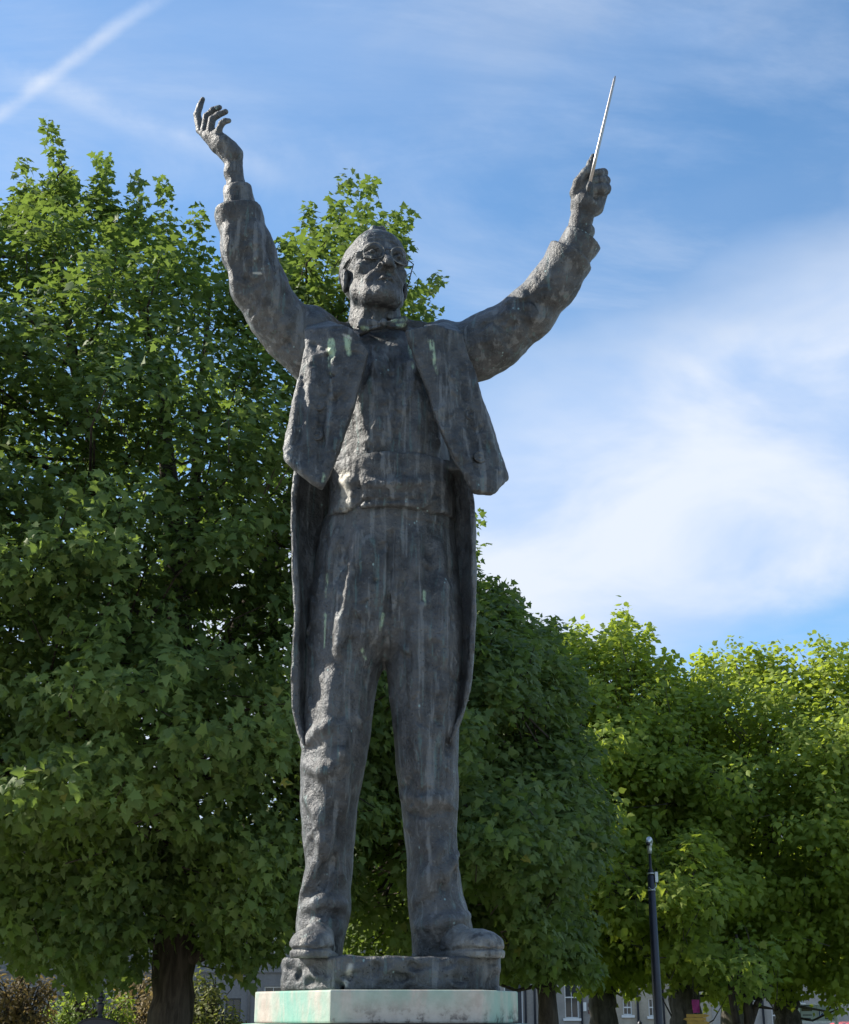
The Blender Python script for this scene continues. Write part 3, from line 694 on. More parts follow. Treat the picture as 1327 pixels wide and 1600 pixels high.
hc([(-.025, -.0955, -.0755), (0, -.1090, -.0758), (.025, -.0955, -.0755)], [.0012, .0018, .0012], .003, True)
hc([(-.010, -.1030, -.0945), (.010, -.1030, -.0945)], [.003, .003], .008, True)
he((0, -.084, -.1010), (.025, .021, .016), .016)
for s_ in (-1, 1):
    hc([(s_*.0165, -.110, -.036), (s_*.029, -.1005, -.055), (s_*.037, -.088, -.080)], [.0012, .0025, .001], .007, True)
    hc([(s_*.026, -.091, -.045), (s_*.039, -.078, -.062), (s_*.043, -.070, -.084)], [.002, .004, .002], .016)
    hc([(s_*.030, -.03, -.105), (s_*.020, .0, -.17)], [.009, .012], .02); hc([(s_*.012, -.048, -.110), (s_*.008, -.03, -.16)], [.007, .007], .015)
    e_rot = np.array([[math.cos(s_*.35), -math.sin(s_*.35), 0], [math.sin(s_*.35), math.cos(s_*.35), 0], [0, 0, 1]])
    he((s_*.0735, .006, -.018), (.010, .021, .034), .005, rot=e_rot)
    he((s_*.0835, -.002, -.012), (.0045, .0085, .016), .003, True, e_rot)
    he((s_*.077, -.009, -.022), (.006, .006, .008), .003)
for z_, a_ in ((.052, .9), (.066, 1.0), (.078, .8)):
    hc([(-.035*a_, -.0795, z_), (0, -.0905 + (z_-.05)*.30, z_ + .003), (.035*a_, -.0795, z_)], [.001, .0018, .001], .005, True)
# combed-back hair with a tuft over the brow
HA = np.array([.0790, .093, .0895]); HCC = np.array([0, .028, .040])
he(HCC, HA, .003)
hc([(-.034, -.030, .111), (-.016, -.044, .120), (.008, -.042, .1235), (.028, -.022, .1235)], [.002, .004, .006, .001], .012)
def on_hair(a, t):
    """a: round the head from one temple over the top, t: front to back"""
    d = np.array([math.sin(a) * math.cos(t), math.sin(t), math.cos(a) * math.cos(t)]); return tuple(HCC + HA * d * .995)
for i in range(34):
    a = rng.uniform(-1.9, 1.9); t = rng.uniform(-.5 if abs(a) < .9 else -.75, .5)
    hc([on_hair(a, t), on_hair(a * 1.04, t + .25), on_hair(a * 1.06, t + .5)], [.0016, .0026, .0016], .005, i % 2 == 0)
fg.noise(.0012, .030, 81); fg.noise(.0008, .0125, 82); fg.noise(.0005, .0065, 83)
# hands get their own finer clay, then all is joined into one figure mesh
def hand_vol(lo, hi, h=.0032): return Vol(np.minimum(lo, hi) - .06, np.maximum(lo, hi) + .06, h)
hl = hand_vol(P(305, 310, -.2), P(385, 150, -.12))
def hp(vol, pts, k=.006, sub=False):
    vol.chain([P(u, v, y) for u, v, y, r in pts], [r * M_px(v, y) for u, v, y, r in pts], k, sub)
yb = -.17
hp(hl, [(374,325,-.14,16),(370,295,-.15,15),(365,270,-.16,14),(366,250,-.165,13.6)], .012)
hp(hl, [(360,246,yb,12.5),(340,226,yb,12),(327,213,yb,11)], .012); hp(hl, [(366,240,yb-.015,11.5),(350,224,yb-.02,11.5),(338,211,yb-.02,9.5)], .014)
hp(hl, [(372,240,yb,8.5),(364,230,yb-.01,9)], .012); hp(hl, [(362,246,yb+.02,10),(335,214,yb+.025,8.5)], .014)
hp(hl, [(322,213,yb+.025,7),(313,203,yb+.03,6.6),(308.5,179,yb+.03,5.8),(312,166,yb+.028,5),(317,155,yb+.025,3.6)], .005)       # index, raised
hp(hl, [(325,214,yb+.010,7),(320,203,yb+.006,6.4),(323,182,yb+.0,5.9),(333,173,yb-.008,5.4),(343.5,168,yb-.015,4.4)], .004)
hp(hl, [(331,214,yb-.010,7),(329,203,yb-.018,6.4),(331.5,186,yb-.026,5.9),(341,179.5,yb-.032,5.3),(352.5,174.5,yb-.036,4.3)], .004)
hp(hl, [(340,214,yb-.024,7),(342,203,yb-.038,5.6),(346.5,193,yb-.046,5.0),(352,189,yb-.05,4.6),(358,188.5,yb-.052,3.9)], .004)
hp(hl, [(352,236,yb+.035,8),(338,219,yb+.055,6.8),(330,202,yb+.06,6),(327,190,yb+.055,4.6)], .006)                                  # thumb, behind
hp(hl, [(348,246,yb-.02,2.2),(338,232,yb-.035,2.2)], .006, True)
hl.noise(0.00121, 0.0253, 85); hl.noise(0.00077, 0.0115, 86)
hr = hand_vol(P(885, 400, -.26), P(960, 238, -.14))
hp(hr, [(896,392,-.145,17),(905,362,-.16,16.5),(907,345,-.17,17)], .012)
hp(hr, [(908,348,-.17,16),(916,318,-.19,20),(922,300,-.195,21)], .014); hp(hr, [(903,325,-.18,11),(905,300,-.19,11.5)], .014); hp(hr, [(930,325,-.18,13),(935,302,-.18,15)], .012)
hp(hr, [(914,292,-.19,10),(917,272,-.20,7.5),(923,256,-.205,6),(927,244,-.205,4.6)], .007)                                          # index along the stick
hp(hr, [(900,302,-.20,10),(905,285,-.225,8.5),(915,270,-.24,7),(922,261,-.24,5.6)], .008)                                            # thumb
for (u, v, r) in ((938, 271, 8.2), (941, 282.5, 8.6), (942, 295, 9.2)):
    hp(hr, [(u+3, v+2, -.175, r), (u+4, v, -.215, r), (u-1, v, -.235, r*.96), (u-10, v+.5, -.232, r*.82)], .003)
hp(hr, [(930,310,-.225,3),(938,307,-.23,3)], .008, True)
hr.noise(0.00121, 0.0253, 87); hr.noise(0.00084, 0.0115, 88)
core = Vol(P(340, 620, 0) * (1, 0, 1) + (-.02, -.30, 0), P(930, 300, 0) * (1, 0, 1) + (.02, .14, .05), .011)
core.chain([P(u, v, y) for u, v, y, r in LA], [.045, .042, .04, .04, .038, .034, .030], .02); core.chain([P(u, v, y) for u, v, y, r in RA], [.045, .045, .042, .04, .038, .036, .034], .02)
core.chain([P(488, 552, .02), P(600, 560, .03), P(708, 560, .02)], [.06, .09, .06], .03)
parts_ = [v.skin('figure', BRONZE, statue) for v in (fg, hl, hr, core)]
import bmesh
bm = bmesh.new()
for o in parts_: bm.from_mesh(o.data)
for o in parts_[1:]: bpy.data.objects.remove(o)
bm.to_mesh(parts_[0].data); bm.free()
parts_[0].data.polygons.foreach_set('use_smooth', np.ones(len(parts_[0].data.polygons), bool))
def set_attr(o, k, v):
    a = o.data.attributes.new(k, 'FLOAT', 'POINT'); a.data.foreach_set('value', np.full(len(o.data.vertices), v, np.float32)); return o
# --- spectacles
gl = MB(); gv = []
for s_ in (-1, 1):
    pts = [H(s_*.0325 + .0245 * math.cos(a), -.1080 + .014 * (abs(math.cos(a)) * (1 if math.cos(a) * s_ > 0 else -.1)), .002 + .0240 * math.sin(a)) for a in np.linspace(0, 2*math.pi, 33)]
    gv.append(pts)
glasses = MB().tube([H(-.0085, -.106, .006), H(-.004, -.113, .010), H(.004, -.113, .010), H(.0085, -.106, .006)], .0022, 6).build('spectacles', BRONZE, statue, True)
for pts in gv: set_attr(MB().tube(pts, .0019, 7).build('rim', BRONZE, glasses, True), 'lime', .4)
for s_ in (-1, 1):
    MB().tube([H(s_*.057, -.094, .004), H(s_*.0745, -.082, .004), H(s_*.0815, -.02, -.012), H(s_*.081, .010, -.016)], .0020, 6).build('temple_arm', BRONZE, glasses, True)
# --- baton
def mat_steel():
    t = NT('worn_steel'); c = t.coord(); n = t.noise(t.map(c, sc=(1, 1, 9)), 40, 4)
    t.bsdf(t.mix(n, (.27, .24, .21), (.47, .44, .41)), t.math('ADD', .22, t.math('MULTIPLY', n, .25)), .85, t.bump(n, .1, .002)); return t.m
b0, b1 = P(921, 290, -.262), P(961.5, 119, -.31)
bat = MB().tube([b0 + (b1 - b0) * t for t in (0, .3, .6, .97, 1)], [.0060, .0055, .0049, .0041, .002], 12).build('baton', mat_steel(), statue, True)
MB().tube([b0 - (b1 - b0) * .05, b0 - (b1 - b0) * .02, b0 + (b1 - b0) * .03], [.005, .010, .007], 10).build('handle', BRONZE, bat, True)

# --- the bronze base he stands on
bz = Z0 - float(P(600, 1548.5, -.22)[2])
bpl = [P(440, 1520, -.05), P(443, 1520, -.09), P(526, 1520, -.235), P(640, 1520, -.235), P(752, 1520, -.19), P(771, 1520, -.10), P(768, 1520, .12), P(690, 1520, .25), P(520, 1520, .25), P(445, 1520, .12)]
bpl = [(p[0], p[1]) for p in bpl]
bs = Vol(P(425, 1500, 0) * (1, 0, 0) + (0, -.30, Z0 - bz - .03), P(790, 1500, 0) * (1, 0, 0) + (0, .32, Z0 + .03), .005)
def basef(x, y, z):
    X, Y = np.broadcast_arrays(x[:, :, 0], y[:, :, 0]); d2 = np.full(X.shape, 1e9); sg = np.ones(X.shape); j = len(bpl) - 1
    for i in range(len(bpl)):
        ex, ey = bpl[j][0] - bpl[i][0], bpl[j][1] - bpl[i][1]; wx, wy = X - bpl[i][0], Y - bpl[i][1]
        c = np.clip((wx*ex + wy*ey) / (ex*ex + ey*ey), 0, 1); d2 = np.minimum(d2, (wx-ex*c)**2 + (wy-ey*c)**2)
        c1 = Y >= bpl[i][1]; c2 = Y < bpl[j][1]; c3 = ex*wy > ey*wx; al = (c1 & c2 & c3) | (~c1 & ~c2 & ~c3); sg = np.where(al, -sg, sg); j = i
    d = (sg * np.sqrt(d2))[:, :, None]
    return sm_max(d + 0 * z, np.maximum(z - Z0, Z0 - bz - z) + 0 * d, .010).astype(np.float32)
bs.op(basef, (bpl[0][0], -.24, Z0 - bz), (P(771, 1520, 0)[0], .25, Z0), .005)
bs.cone(P(742, 1490, -.14) + (0, 0, -.01), P(766, 1500, -.14) + (0, 0, -.014), .03, .028, .03); bs.chain([P(770, 1502, -.12), P(768, 1530, -.13), P(776, 1547, -.15)], [.018, .010, .010], .02)
for i in range(34):
    u = rng.uniform(445, 765); v = rng.uniform(1500, 1542); L_ = rng.uniform(6, 26); a = rng.uniform(-.5, 1.9) if u < 530 else rng.uniform(-.35, .5)
    bs.fold([(u, v), (u + L_ * .5 * math.cos(a), v + L_ * .5 * math.sin(a)), (u + L_ * math.cos(a), v + L_ * math.sin(a))], rng.uniform(.004, .009), .012, .002, i % 3 != 0)
bs.noise(0.00360, 0.0575, 91); bs.noise(0.00248, 0.0253, 92, (1, 1, .8)); bs.noise(0.00154, 0.0144, 93)
bs.skin('base', BRONZE, statue, {'lime': lambda V: seg_mask([([bs.hit(540,1538), bs.hit(548,1510)], [.003, .005])], .006)(V) * .8})
ZB = Z0 - bz

# ------------------------------------------------------------------ the stone plinth
def mat_stone():
    t = NT('stained_limestone'); c = t.coord(); n1 = t.noise(c, 4.5, 6, .6); n2 = t.noise(c, 24, 6, .65); n3 = t.noise(c, 110, 3, .6)
    col = t.mix(t.ramp(n2, .3, .7), (.39, .335, .28), (.52, .465, .40))
    geo = t.n('ShaderNodeSeparateXYZ'); t.l(c, geo.inputs[0])
    run = t.noise(t.map(c, loc=(.35, 0, 0), sc=(9, 9, 2.2)), 1.0, 5, .6, .5)
    left = t.ramp(geo.outputs[0], -.14, -.32); right = t.math('MULTIPLY', t.ramp(geo.outputs[0], .10, .20), .75)
    g = t.math('MAXIMUM', left, right)
    top = t.ramp(geo.outputs[2], ZB - .075, ZB)
    g = t.math('MAXIMUM', g, t.math('MULTIPLY', top, .55))
    gm = t.math('MULTIPLY', g, t.ramp(t.math('ADD', t.math('MULTIPLY', run, .75), t.math('MULTIPLY', n1, .25)), .40, .56))
    col = t.mix(t.math('MULTIPLY', gm, .92), col, (.20, .40, .32))
    col = t.mix(t.math('MULTIPLY', t.math('MULTIPLY', left, t.ramp(run, .56, .66)), .45), col, (.15, .32, .27))
    low = t.ramp(geo.outputs[2], ZB - .03, ZB - .085)
    gr = t.math('MULTIPLY', t.ramp(t.math('ADD', t.math('MULTIPLY', n2, .6), t.math('MULTIPLY', n1, .4)), .53, .46), low)
    gr = t.math('MULTIPLY', gr, t.ramp(geo.outputs[0], -.28, -.20))
    gr = t.math('MULTIPLY', gr, t.ramp(n3, .35, .55))
    col = t.mix(t.math('MULTIPLY', gr, .85), col, (.07, .055, .05))
    t.bsdf(col, .85, 0, t.bump(t.math('ADD', n2, t.math('MULTIPLY', n3, .4)), .35, .006), .25); return t.m
STONE = mat_stone()
plinth = thing('plinth', (-.12, 0, 0), 'pale stone plinth streaked green under the bronze statue', 'plinth')
def ptp(u, Y): p = P(u, 1575, Y); return (p[0], p[1])
cap_pts = [ptp(398, -.06), ptp(516, -.36), ptp(757, -.33), ptp(809.5, -.12), (ptp(809, -.1)[0] + .02, .32), (.18, .46), (-.36, .46), (ptp(398, 0)[0] + .0, .30)]
zc0 = float(P(600, 1599, -.36)[2])
MB().prism(cap_pts, zc0 + .0005, ZB + .001).build('cap_slab', STONE, plinth, bevel=.005)
ctr = np.mean(np.array(cap_pts), 0)
big = [tuple(ctr + (np.array(p) - ctr) * 1.10) for p in cap_pts]
z_ = zc0 - .002
MB().prism(big, z_ - .10, z_).build('moulded_course', STONE, plinth, bevel=.008)
sm = [tuple(ctr + (np.array(p) - ctr) * .98) for p in cap_pts]
MB().prism(sm, .28, z_ - .102).build('pedestal', STONE, plinth, bevel=.006)
MB().prism([tuple(ctr + (np.array(p) - ctr) * 1.35) for p in cap_pts], .13, .278).build('step', STONE, plinth, bevel=.01)
MB().prism([tuple(ctr + (np.array(p) - ctr) * 1.75) for p in cap_pts], .0, .128).build('step', STONE, plinth, bevel=.01)
# ------------------------------------------------------------------ ground
def mat_ground(name, a, b, scale):
    t = NT(name); c = t.coord(); n = t.noise(c, scale, 6, .6); n2 = t.noise(c, scale * 12, 4, .6)
    t.bsdf(t.mix(t.ramp(t.math('ADD', t.math('MULTIPLY', n, .5), t.math('MULTIPLY', n2, .5)), .35, .65), a, b), .9, 0, t.bump(n2, .3, .01), .2); return t.m
def sheet(name, x0, y0, x1, y1, z, m):
    o = MB(); i = o.addv([(x0,y0,z),(x1,y0,z),(x1,y1,z),(x0,y1,z)]); o.q.append([0,1,2,3]); o = o.build(name, m); o['kind'] = 'structure'; return o
sheet('ground', -900, -300, 900, 1500, -.02, mat_ground('grass_turf', (.035,.055,.018), (.06,.085,.03), 1.5))
sheet('lawn', -60, 7.5, 60, 53, -.012, mat_ground('mown_grass', (.065,.095,.03), (.10,.135,.045), 2.0))
sheet('paving', -40, -12, 40, 7.5, -.008, mat_ground('stone_paving', (.30,.28,.25), (.40,.375,.34), 1.2))
sheet('road', -200, 53.2, 200, 61, -.010, mat_ground('asphalt', (.045,.045,.047), (.062,.062,.064), 3))
k = MB().box((-200, 52.95, -.05), (200, 53.2, .08)).build('kerb', mat_ground('kerb_stone', (.26,.25,.24), (.33,.32,.30), 4)); k['kind'] = 'structure'
k = MB().box((-200, 61, -.05), (200, 69.7, .10)).build('pavement', mat_ground('paving_far', (.24,.23,.22), (.30,.29,.27), 2)); k['kind'] = 'structure'

# ------------------------------------------------------------------ trees
def mat_leaf(name, dark, light, yellow, trans, tf):
    t = NT(name); r = t.attr('shade'); c = t.coord()
    col = t.mix(t.ramp(r, .05, .85, False), dark, light)
    col = t.mix(t.ramp(r, .90, 1.0, False), col, yellow)
    n = t.noise(c, 9, 3); col = t.mix(t.math('MULTIPLY', t.ramp(n, .4, .7), .25), col, tuple(np.array(light) * 1.1))
    b = t.n('ShaderNodeBsdfPrincipled'); t.l(col, b.inputs['Base Color']); b.inputs['Roughness'].default_value = .60; b.inputs['Specular IOR Level'].default_value = .28
    tr_ = t.n('ShaderNodeBsdfTranslucent'); t.l(t.mix(.65, col, trans), tr_.inputs[0])
    m = t.n('ShaderNodeMixShader'); m.inputs[0].default_value = tf; t.l(b.outputs[0], m.inputs[1]); t.l(tr_.outputs[0], m.inputs[2]); t.l(m.outputs[0], t.out.inputs[0]); return t.m
LEAF_DARK = mat_leaf('maple_leaf_green', (.052,.092,.030), (.140,.195,.052), (.28,.27,.06), (.27,.39,.05), .40)
LEAF_LIME = mat_leaf('plane_leaf_lime', (.130,.195,.034), (.240,.305,.055), (.32,.33,.08), (.50,.60,.05), .52)
LEAF_MID = mat_leaf('lime_leaf_green', (.095,.150,.030), (.180,.245,.046), (.28,.28,.07), (.42,.54,.05), .48)
LEAF_BROWN = mat_leaf('shrub_leaf_rust', (.15,.115,.055), (.27,.20,.09), (.30,.16,.09), (.32,.24,.08), .4)
LEAF_SHRUB = mat_leaf('shrub_leaf_olive', (.10,.12,.032), (.20,.21,.06), (.28,.23,.08), (.30,.35,.05), .4)
def mat_bark(name, a, b):
    t = NT(name); c = t.coord(); n = t.noise(t.map(c, sc=(9, 9, 1.6)), 1.4, 7, .65, .4); n2 = t.noise(c, 6, 3)
    t.bsdf(t.mix(t.ramp(n, .35, .65), a, b), .9, 0, t.bump(n, .9, .03), .2); return t.m
BARK = mat_bark('maple_bark', (.030,.024,.018), (.085,.068,.052)); BARK_GREY = mat_bark('grey_bark', (.045,.040,.033), (.11,.10,.085))
MAPLE = np.array([(0,0),(.13,.03),(.44,-.03),(.30,.20),(.52,.46),(.27,.47),(.22,.62),(0,1.0),(-.22,.62),(-.27,.47),(-.52,.46),(-.30,.20),(-.44,-.03),(-.13,.03)])
SIMPLE = np.array([(0,0),(.30,.12),(.42,.46),(.20,.66),(0,1.0),(-.20,.66),(-.42,.46),(-.30,.12)])
OVAL = np.array([(0,0),(.26,.35),(.18,.75),(0,1.0),(-.18,.75),(-.26,.35)])
def unit(v): return v / (np.linalg.norm(v, axis=-1, keepdims=True) + 1e-9)
def leaf_geo(pos, tip, nrm, size, shape, r):
    """pos,tip,nrm: (N,3); returns verts, tris, per-vertex shade"""
    N = len(pos); k = len(shape)
    t = unit(tip - nrm * (tip * nrm).sum(1, keepdims=True)); b = np.cross(t, nrm)
    sx = shape[:, 0]; sy = shape[:, 1]
    fold = r.uniform(-.05, .45, (N, 1)); curl = r.uniform(.0, .35, (N, 1))
    pz = -(np.abs(sx)[None] * fold + (sy ** 2)[None] * curl)
    w = r.uniform(.82, 1.12, (N, 1))
    V = pos[:, None] + size[:, None, None] * ((sx[None] * w)[..., None] * b[:, None] + sy[None, :, None] * t[:, None] + pz[..., None] * nrm[:, None])
    ctr = pos + size[:, None] * (.36 * t - (.36 ** 2 * curl) * nrm)
    V = np.concatenate([V, ctr[:, None]], 1)
    i = np.arange(k); tri = np.stack([i, (i + 1) % k, np.full(k, k)], -1)
    F = (tri[None] + (np.arange(N) * (k + 1))[:, None, None]).reshape(-1, 3)
    return V.reshape(-1, 3), F, k + 1
def in_poly(x, y, poly):
    poly = np.asarray(poly, float); ins = np.zeros(len(x), bool); d2 = np.full(len(x), 1e18); j = len(poly) - 1
    for i in range(len(poly)):
        (xi, yi), (xj, yj) = poly[i], poly[j]
        c = ((yi > y) != (yj > y)) & (x < (xj - xi) * (y - yi) / (yj - yi + 1e-12) + xi); ins ^= c
        ex, ey = xj - xi, yj - yi; tt = np.clip(((x - xi) * ex + (y - yi) * ey) / (ex*ex + ey*ey + 1e-12), 0, 1)
        d2 = np.minimum(d2, (x - xi - ex*tt)**2 + (y - yi - ey*tt)**2); j = i
    return ins, np.sqrt(d2)
def vnoise(p, cell, seed):
    r = np.random.default_rng(seed); T = r.uniform(0, 1, (32, 32, 32)); q = p / cell; k = np.floor(q).astype(int); f = q - k; f = f*f*(3-2*f); out = 0
    for a in (0, 1):
        for b in (0, 1):
            for c in (0, 1):
                w = (f[:,0] if a else 1-f[:,0]) * (f[:,1] if b else 1-f[:,1]) * (f[:,2] if c else 1-f[:,2])
                out = out + w * T[(k[:,0]+a) % 32, (k[:,1]+b) % 32, (k[:,2]+c) % 32]
    return out
def tree(name, label, cat, group, base_u, Y0, crown, depth, limbs, n_spray, leaf, lsize, shape, mat, bark, seed, shoots=(), per=11, gaps=.30, single=0, base_v=1600, trunk_r=.2, auto=0, ragged=7.0, droop=.8, tw=.42, holes=(), clump=1.0, zbase=0.0, upright=False):
    r = np.random.default_rng(seed)
    base = P(base_u, 1590, Y0); base[2] = zbase
    root = thing(name, tuple(base), label, cat, group)
    poly = np.asarray(crown, float); rough = []
    for i in range(len(poly)):
        p_, q_ = poly[i], poly[(i + 1) % len(poly)]; n_ = max(1, int(np.linalg.norm(q_ - p_) / 22)); e_ = unit(q_ - p_)
        for k in range(n_): rough.append(p_ + (q_ - p_) * k / n_ + np.array([e_[1], -e_[0]]) * r.normal(0, ragged) )
    poly = np.array(rough); lo, hi = poly.min(0), poly.max(0)
    us, vs_ = [], []; tot = 0; dist = []
    while tot < n_spray * 2.6:
        u = r.uniform(lo[0], hi[0], 4000); v = r.uniform(lo[1], hi[1], 4000); ins, d = in_poly(u, v, poly)
        us.append(u[ins]); vs_.append(v[ins]); dist.append(d[ins]); tot += ins.sum()
    u, v, d = map(np.concatenate, (us, vs_, dist))
    Rm = min(d.max(), 330.); s = np.clip(d / Rm, 0, 1); h = depth * np.sqrt(np.clip(1 - (1 - s) ** 2, 0, 1)) + .12
    m = r.uniform(0, 1, len(u)); c = np.where(m < .60, r.uniform(-1.0, -.62, len(u)), np.where(m < .82, r.uniform(-.62, .6, len(u)), r.uniform(.6, 1, len(u))))
    p0 = P(u, v, Y0)
    lump = vnoise(p0 * (.8, .3, 1.7) + c[:, None] * 2, .95 * clump, seed + 5) * .75 + vnoise(p0 * (1, .3, 1.6) + c[:, None] * 2 + 40, .42 * clump, seed + 6) * .3
    Y = Y0 + c * h * np.clip(-.12 + 2.05 * lump, .12, 1.4)
    p = P(u, v, Y)
    keep = vnoise(p * (.8, .8, 1.5), .62 * clump, seed + 9) * .55 + vnoise(p, 1.7 * clump, seed + 10) * .45 > gaps
    for (hu, hv, hr) in holes: keep &= (u - hu) ** 2 + (v - hv) ** 2 > hr * hr * r.uniform(.5, 1.4, len(u))
    p, u, v, c, h = p[keep][:n_spray], u[keep][:n_spray], v[keep][:n_spray], c[keep][:n_spray], h[keep][:n_spray]
    cen = P((lo[0] + hi[0]) / 2, lo[1] + (hi[1] - lo[1]) * .62, Y0)
    ax = unit(unit(p - cen) * (1, 1, .8) + np.array([0, 0, .30]) + r.normal(0, .28, p.shape))
    # leader shoots that break the skyline
    sp, sa, ss = [p], [ax], [np.ones(len(p))]
    shoots = list(shoots)
    for _ in range(auto):
        uu = r.uniform(max(lo[0], -60), min(hi[0], 1390)); vv = np.linspace(lo[1] - 5, lo[1] + 330, 160); ins, _d = in_poly(np.full(160, uu), vv, poly)
        if ins.any(): v0 = vv[np.argmax(ins)]; k_ = r.uniform(3, 34); shoots.append(([(uu + r.uniform(-6, 6), v0 + 26, 0), (uu, v0 + 8, 0), (uu + r.uniform(-6, 6), v0 - k_, 0)], int(2 + k_ / 6)))
    for (pts, n) in shoots:
        pts = np.array([P(a, b, Y0 + r.uniform(-.5, .3) * depth * .4 + dy) for (a, b, dy) in pts]); t = np.linspace(0, 1, n) ** .9
        q = np.stack([np.interp(t, np.linspace(0, 1, len(pts)), pts[:, k]) for k in range(3)], -1)
        dirs = np.gradient(q, axis=0); sp.append(q); sa.append(unit(unit(dirs) + r.normal(0, .35, q.shape))); ss.append(1 - .35 * t)
    p, ax, ss = np.concatenate(sp), np.concatenate(sa), np.concatenate(ss)
    S = len(p); L = tw * ss * r.uniform(.75, 1.25, S)
    # leaves round each twig
    k = np.tile(np.arange(per), S); sid = np.repeat(np.arange(S), per); a = ax[sid]
    side = unit(np.cross(a, np.array([0, 0, 1.0]) + r.normal(0, .01, a.shape))); upv = np.cross(side, a)
    tt = (k + r.uniform(0, 1, len(k))) / per; phi = k * 2.4 + r.uniform(0, 6.28, S)[sid]
    rad = unit(side * np.cos(phi)[:, None] + upv * np.sin(phi)[:, None] + a * .45)
    pos = p[sid] + a * ((tt - .75) * L[sid])[:, None] + rad * (L[sid] * .30 * (1.1 - .5 * tt) * r.uniform(.6, 1.25, len(k)))[:, None]
    tip = unit(rad * .75 + a * .35 - np.array([0, 0, droop]) * r.uniform(.1, 1.3, (len(k), 1)) + r.normal(0, .22, pos.shape))
    nrm = unit(np.array([0, 0, .62]) + a * .55 + rad * .30 + r.normal(0, .50, pos.shape))
    size = lsize * r.uniform(.45, 1.2, len(k)) * (.75 + .25 * ss[sid])
    tone = np.clip(vnoise(p, 1.3 * clump, seed + 20) * .55 + r.uniform(0, .35, S), 0, .9)
    shade = np.clip(tone[sid] + r.normal(0, .19, len(k)), 0, .9); shade = np.where(r.uniform(0, 1, len(k)) < .012, r.uniform(.92, 1, len(k)), shade)
    # nearest leaves in the picture become leaves of their own
    if single:
        dd = np.linalg.norm(pos - CAM, axis=1); q = pos - CAM; fwd = q[:, 1] * math.cos(PITCH) + q[:, 2] * math.sin(PITCH)
        sx = q[:, 0] / fwd * FPX + 663.5; sy = 800 - (q[:, 2] * math.cos(PITCH) - q[:, 1] * math.sin(PITCH)) / fwd * FPX
        vis = (sx > 10) & (sx < 1317) & (sy > 10) & (sy < 1590); dd = np.where(vis, dd, 1e9)
        pick = np.argsort(dd)[:single]
    else: pick = np.zeros(0, int)
    rest = np.ones(len(pos), bool); rest[pick] = False
    V, F, kk = leaf_geo(pos[rest], tip[rest], nrm[rest], size[rest], shape, r)
    o = mesh_np('crown', V, F, mat, root, False, {'shade': np.repeat(shade[rest], kk)}); o['kind'] = 'stuff'
    if len(pick):
        protos = []
        for j in range(6):
            V, F, kk = leaf_geo(np.zeros((1, 3)), np.array([[0, 1., 0]]), np.array([[0, 0, 1.]]), np.ones(1), shape, r)
            me = mesh_np('leaf', V, F, mat, None, False, {'shade': np.full(len(V), .12 + .14 * j)}); protos.append(me.data); bpy.data.objects.remove(me)
        for j, i in enumerate(pick):
            lf = bpy.data.objects.new('leaf', protos[int(shade[i] * 5.99 / .9) if shade[i] < .9 else 5]); COL.objects.link(lf)
            z = nrm[i]; y = unit(tip[i] - z * (tip[i] @ z)); x = np.cross(y, z)
            mt = Matrix(((x[0], y[0], z[0], pos[i][0]), (x[1], y[1], z[1], pos[i][1]), (x[2], y[2], z[2], pos[i][2]), (0, 0, 0, 1)))
            attach(lf, root); lf.matrix_basis = mt @ Matrix.Scale(size[i], 4)
    # wood
    wood = MB(); wl = []
    for pts in limbs:
        q = np.array([P(a, b, Y0 + dy) if b is not None else base for (a, b, dy, rr) in pts]); rr = np.array([x[3] for x in pts])
        if pts[0][1] is None: q[0] = base
        t = np.linspace(0, 1, len(pts)); tf = np.linspace(0, 1, len(pts) * 4)
        qq = np.stack([np.interp(tf, t, q[:, k]) for k in range(3)], -1); rq = np.interp(tf, t, rr)
        ker = np.array([1, 2, 1]) / 4.
        for k in range(3): qq[1:-1, k] = np.convolve(qq[:, k], ker, 'valid')
        qq[1:-1] += r.normal(0, 1, qq[1:-1].shape) * rq[1:-1, None] * .06
        wl.append((qq, rq))
    mb = MB().tube(wl[0][0], wl[0][1] * (1 + .06 * np.sin(np.arange(len(wl[0][1])) * 1.7)), 18); mb.build('trunk', bark, root, True)
    for qq, rq in wl[1:]: MB().tube(qq, rq, 9).build('limb', bark, root, True)
    # thin twigs carrying the sprays, and boughs leading to them
    allp = np.concatenate([q for q, _ in wl]); sel = r.permutation(S)[:min(S, 900)]
    tv, tf_ = [], []; n0 = 0
    a0 = p - ax * (L * 1.1)[:, None]
    near = allp[np.argmin(((a0[sel][:, None] - allp[None]) ** 2).sum(-1) + 2.0 * np.maximum(0, allp[None, :, 2] - a0[sel][:, None, 2] + .2) ** 2, 1)]
    tw_m = MB()
    for i, n_ in zip(sel, near):
        if np.linalg.norm(n_ - p[i]) < 3.2 * clump and r.uniform() < .38:
            mid = n_ * .45 + a0[i] * .55 + np.array([0, 0, -.10]) + r.normal(0, .08, 3); tw_m.tube([n_, mid, a0[i], p[i]], [.028 * clump, .018, .010, .004], 4, False)
        else: tw_m.tube([a0[i], p[i]], [.008, .003], 3, False)
    o = tw_m.build('twigs', bark, root, True, fix=False); o['kind'] = 'stuff'
    return root

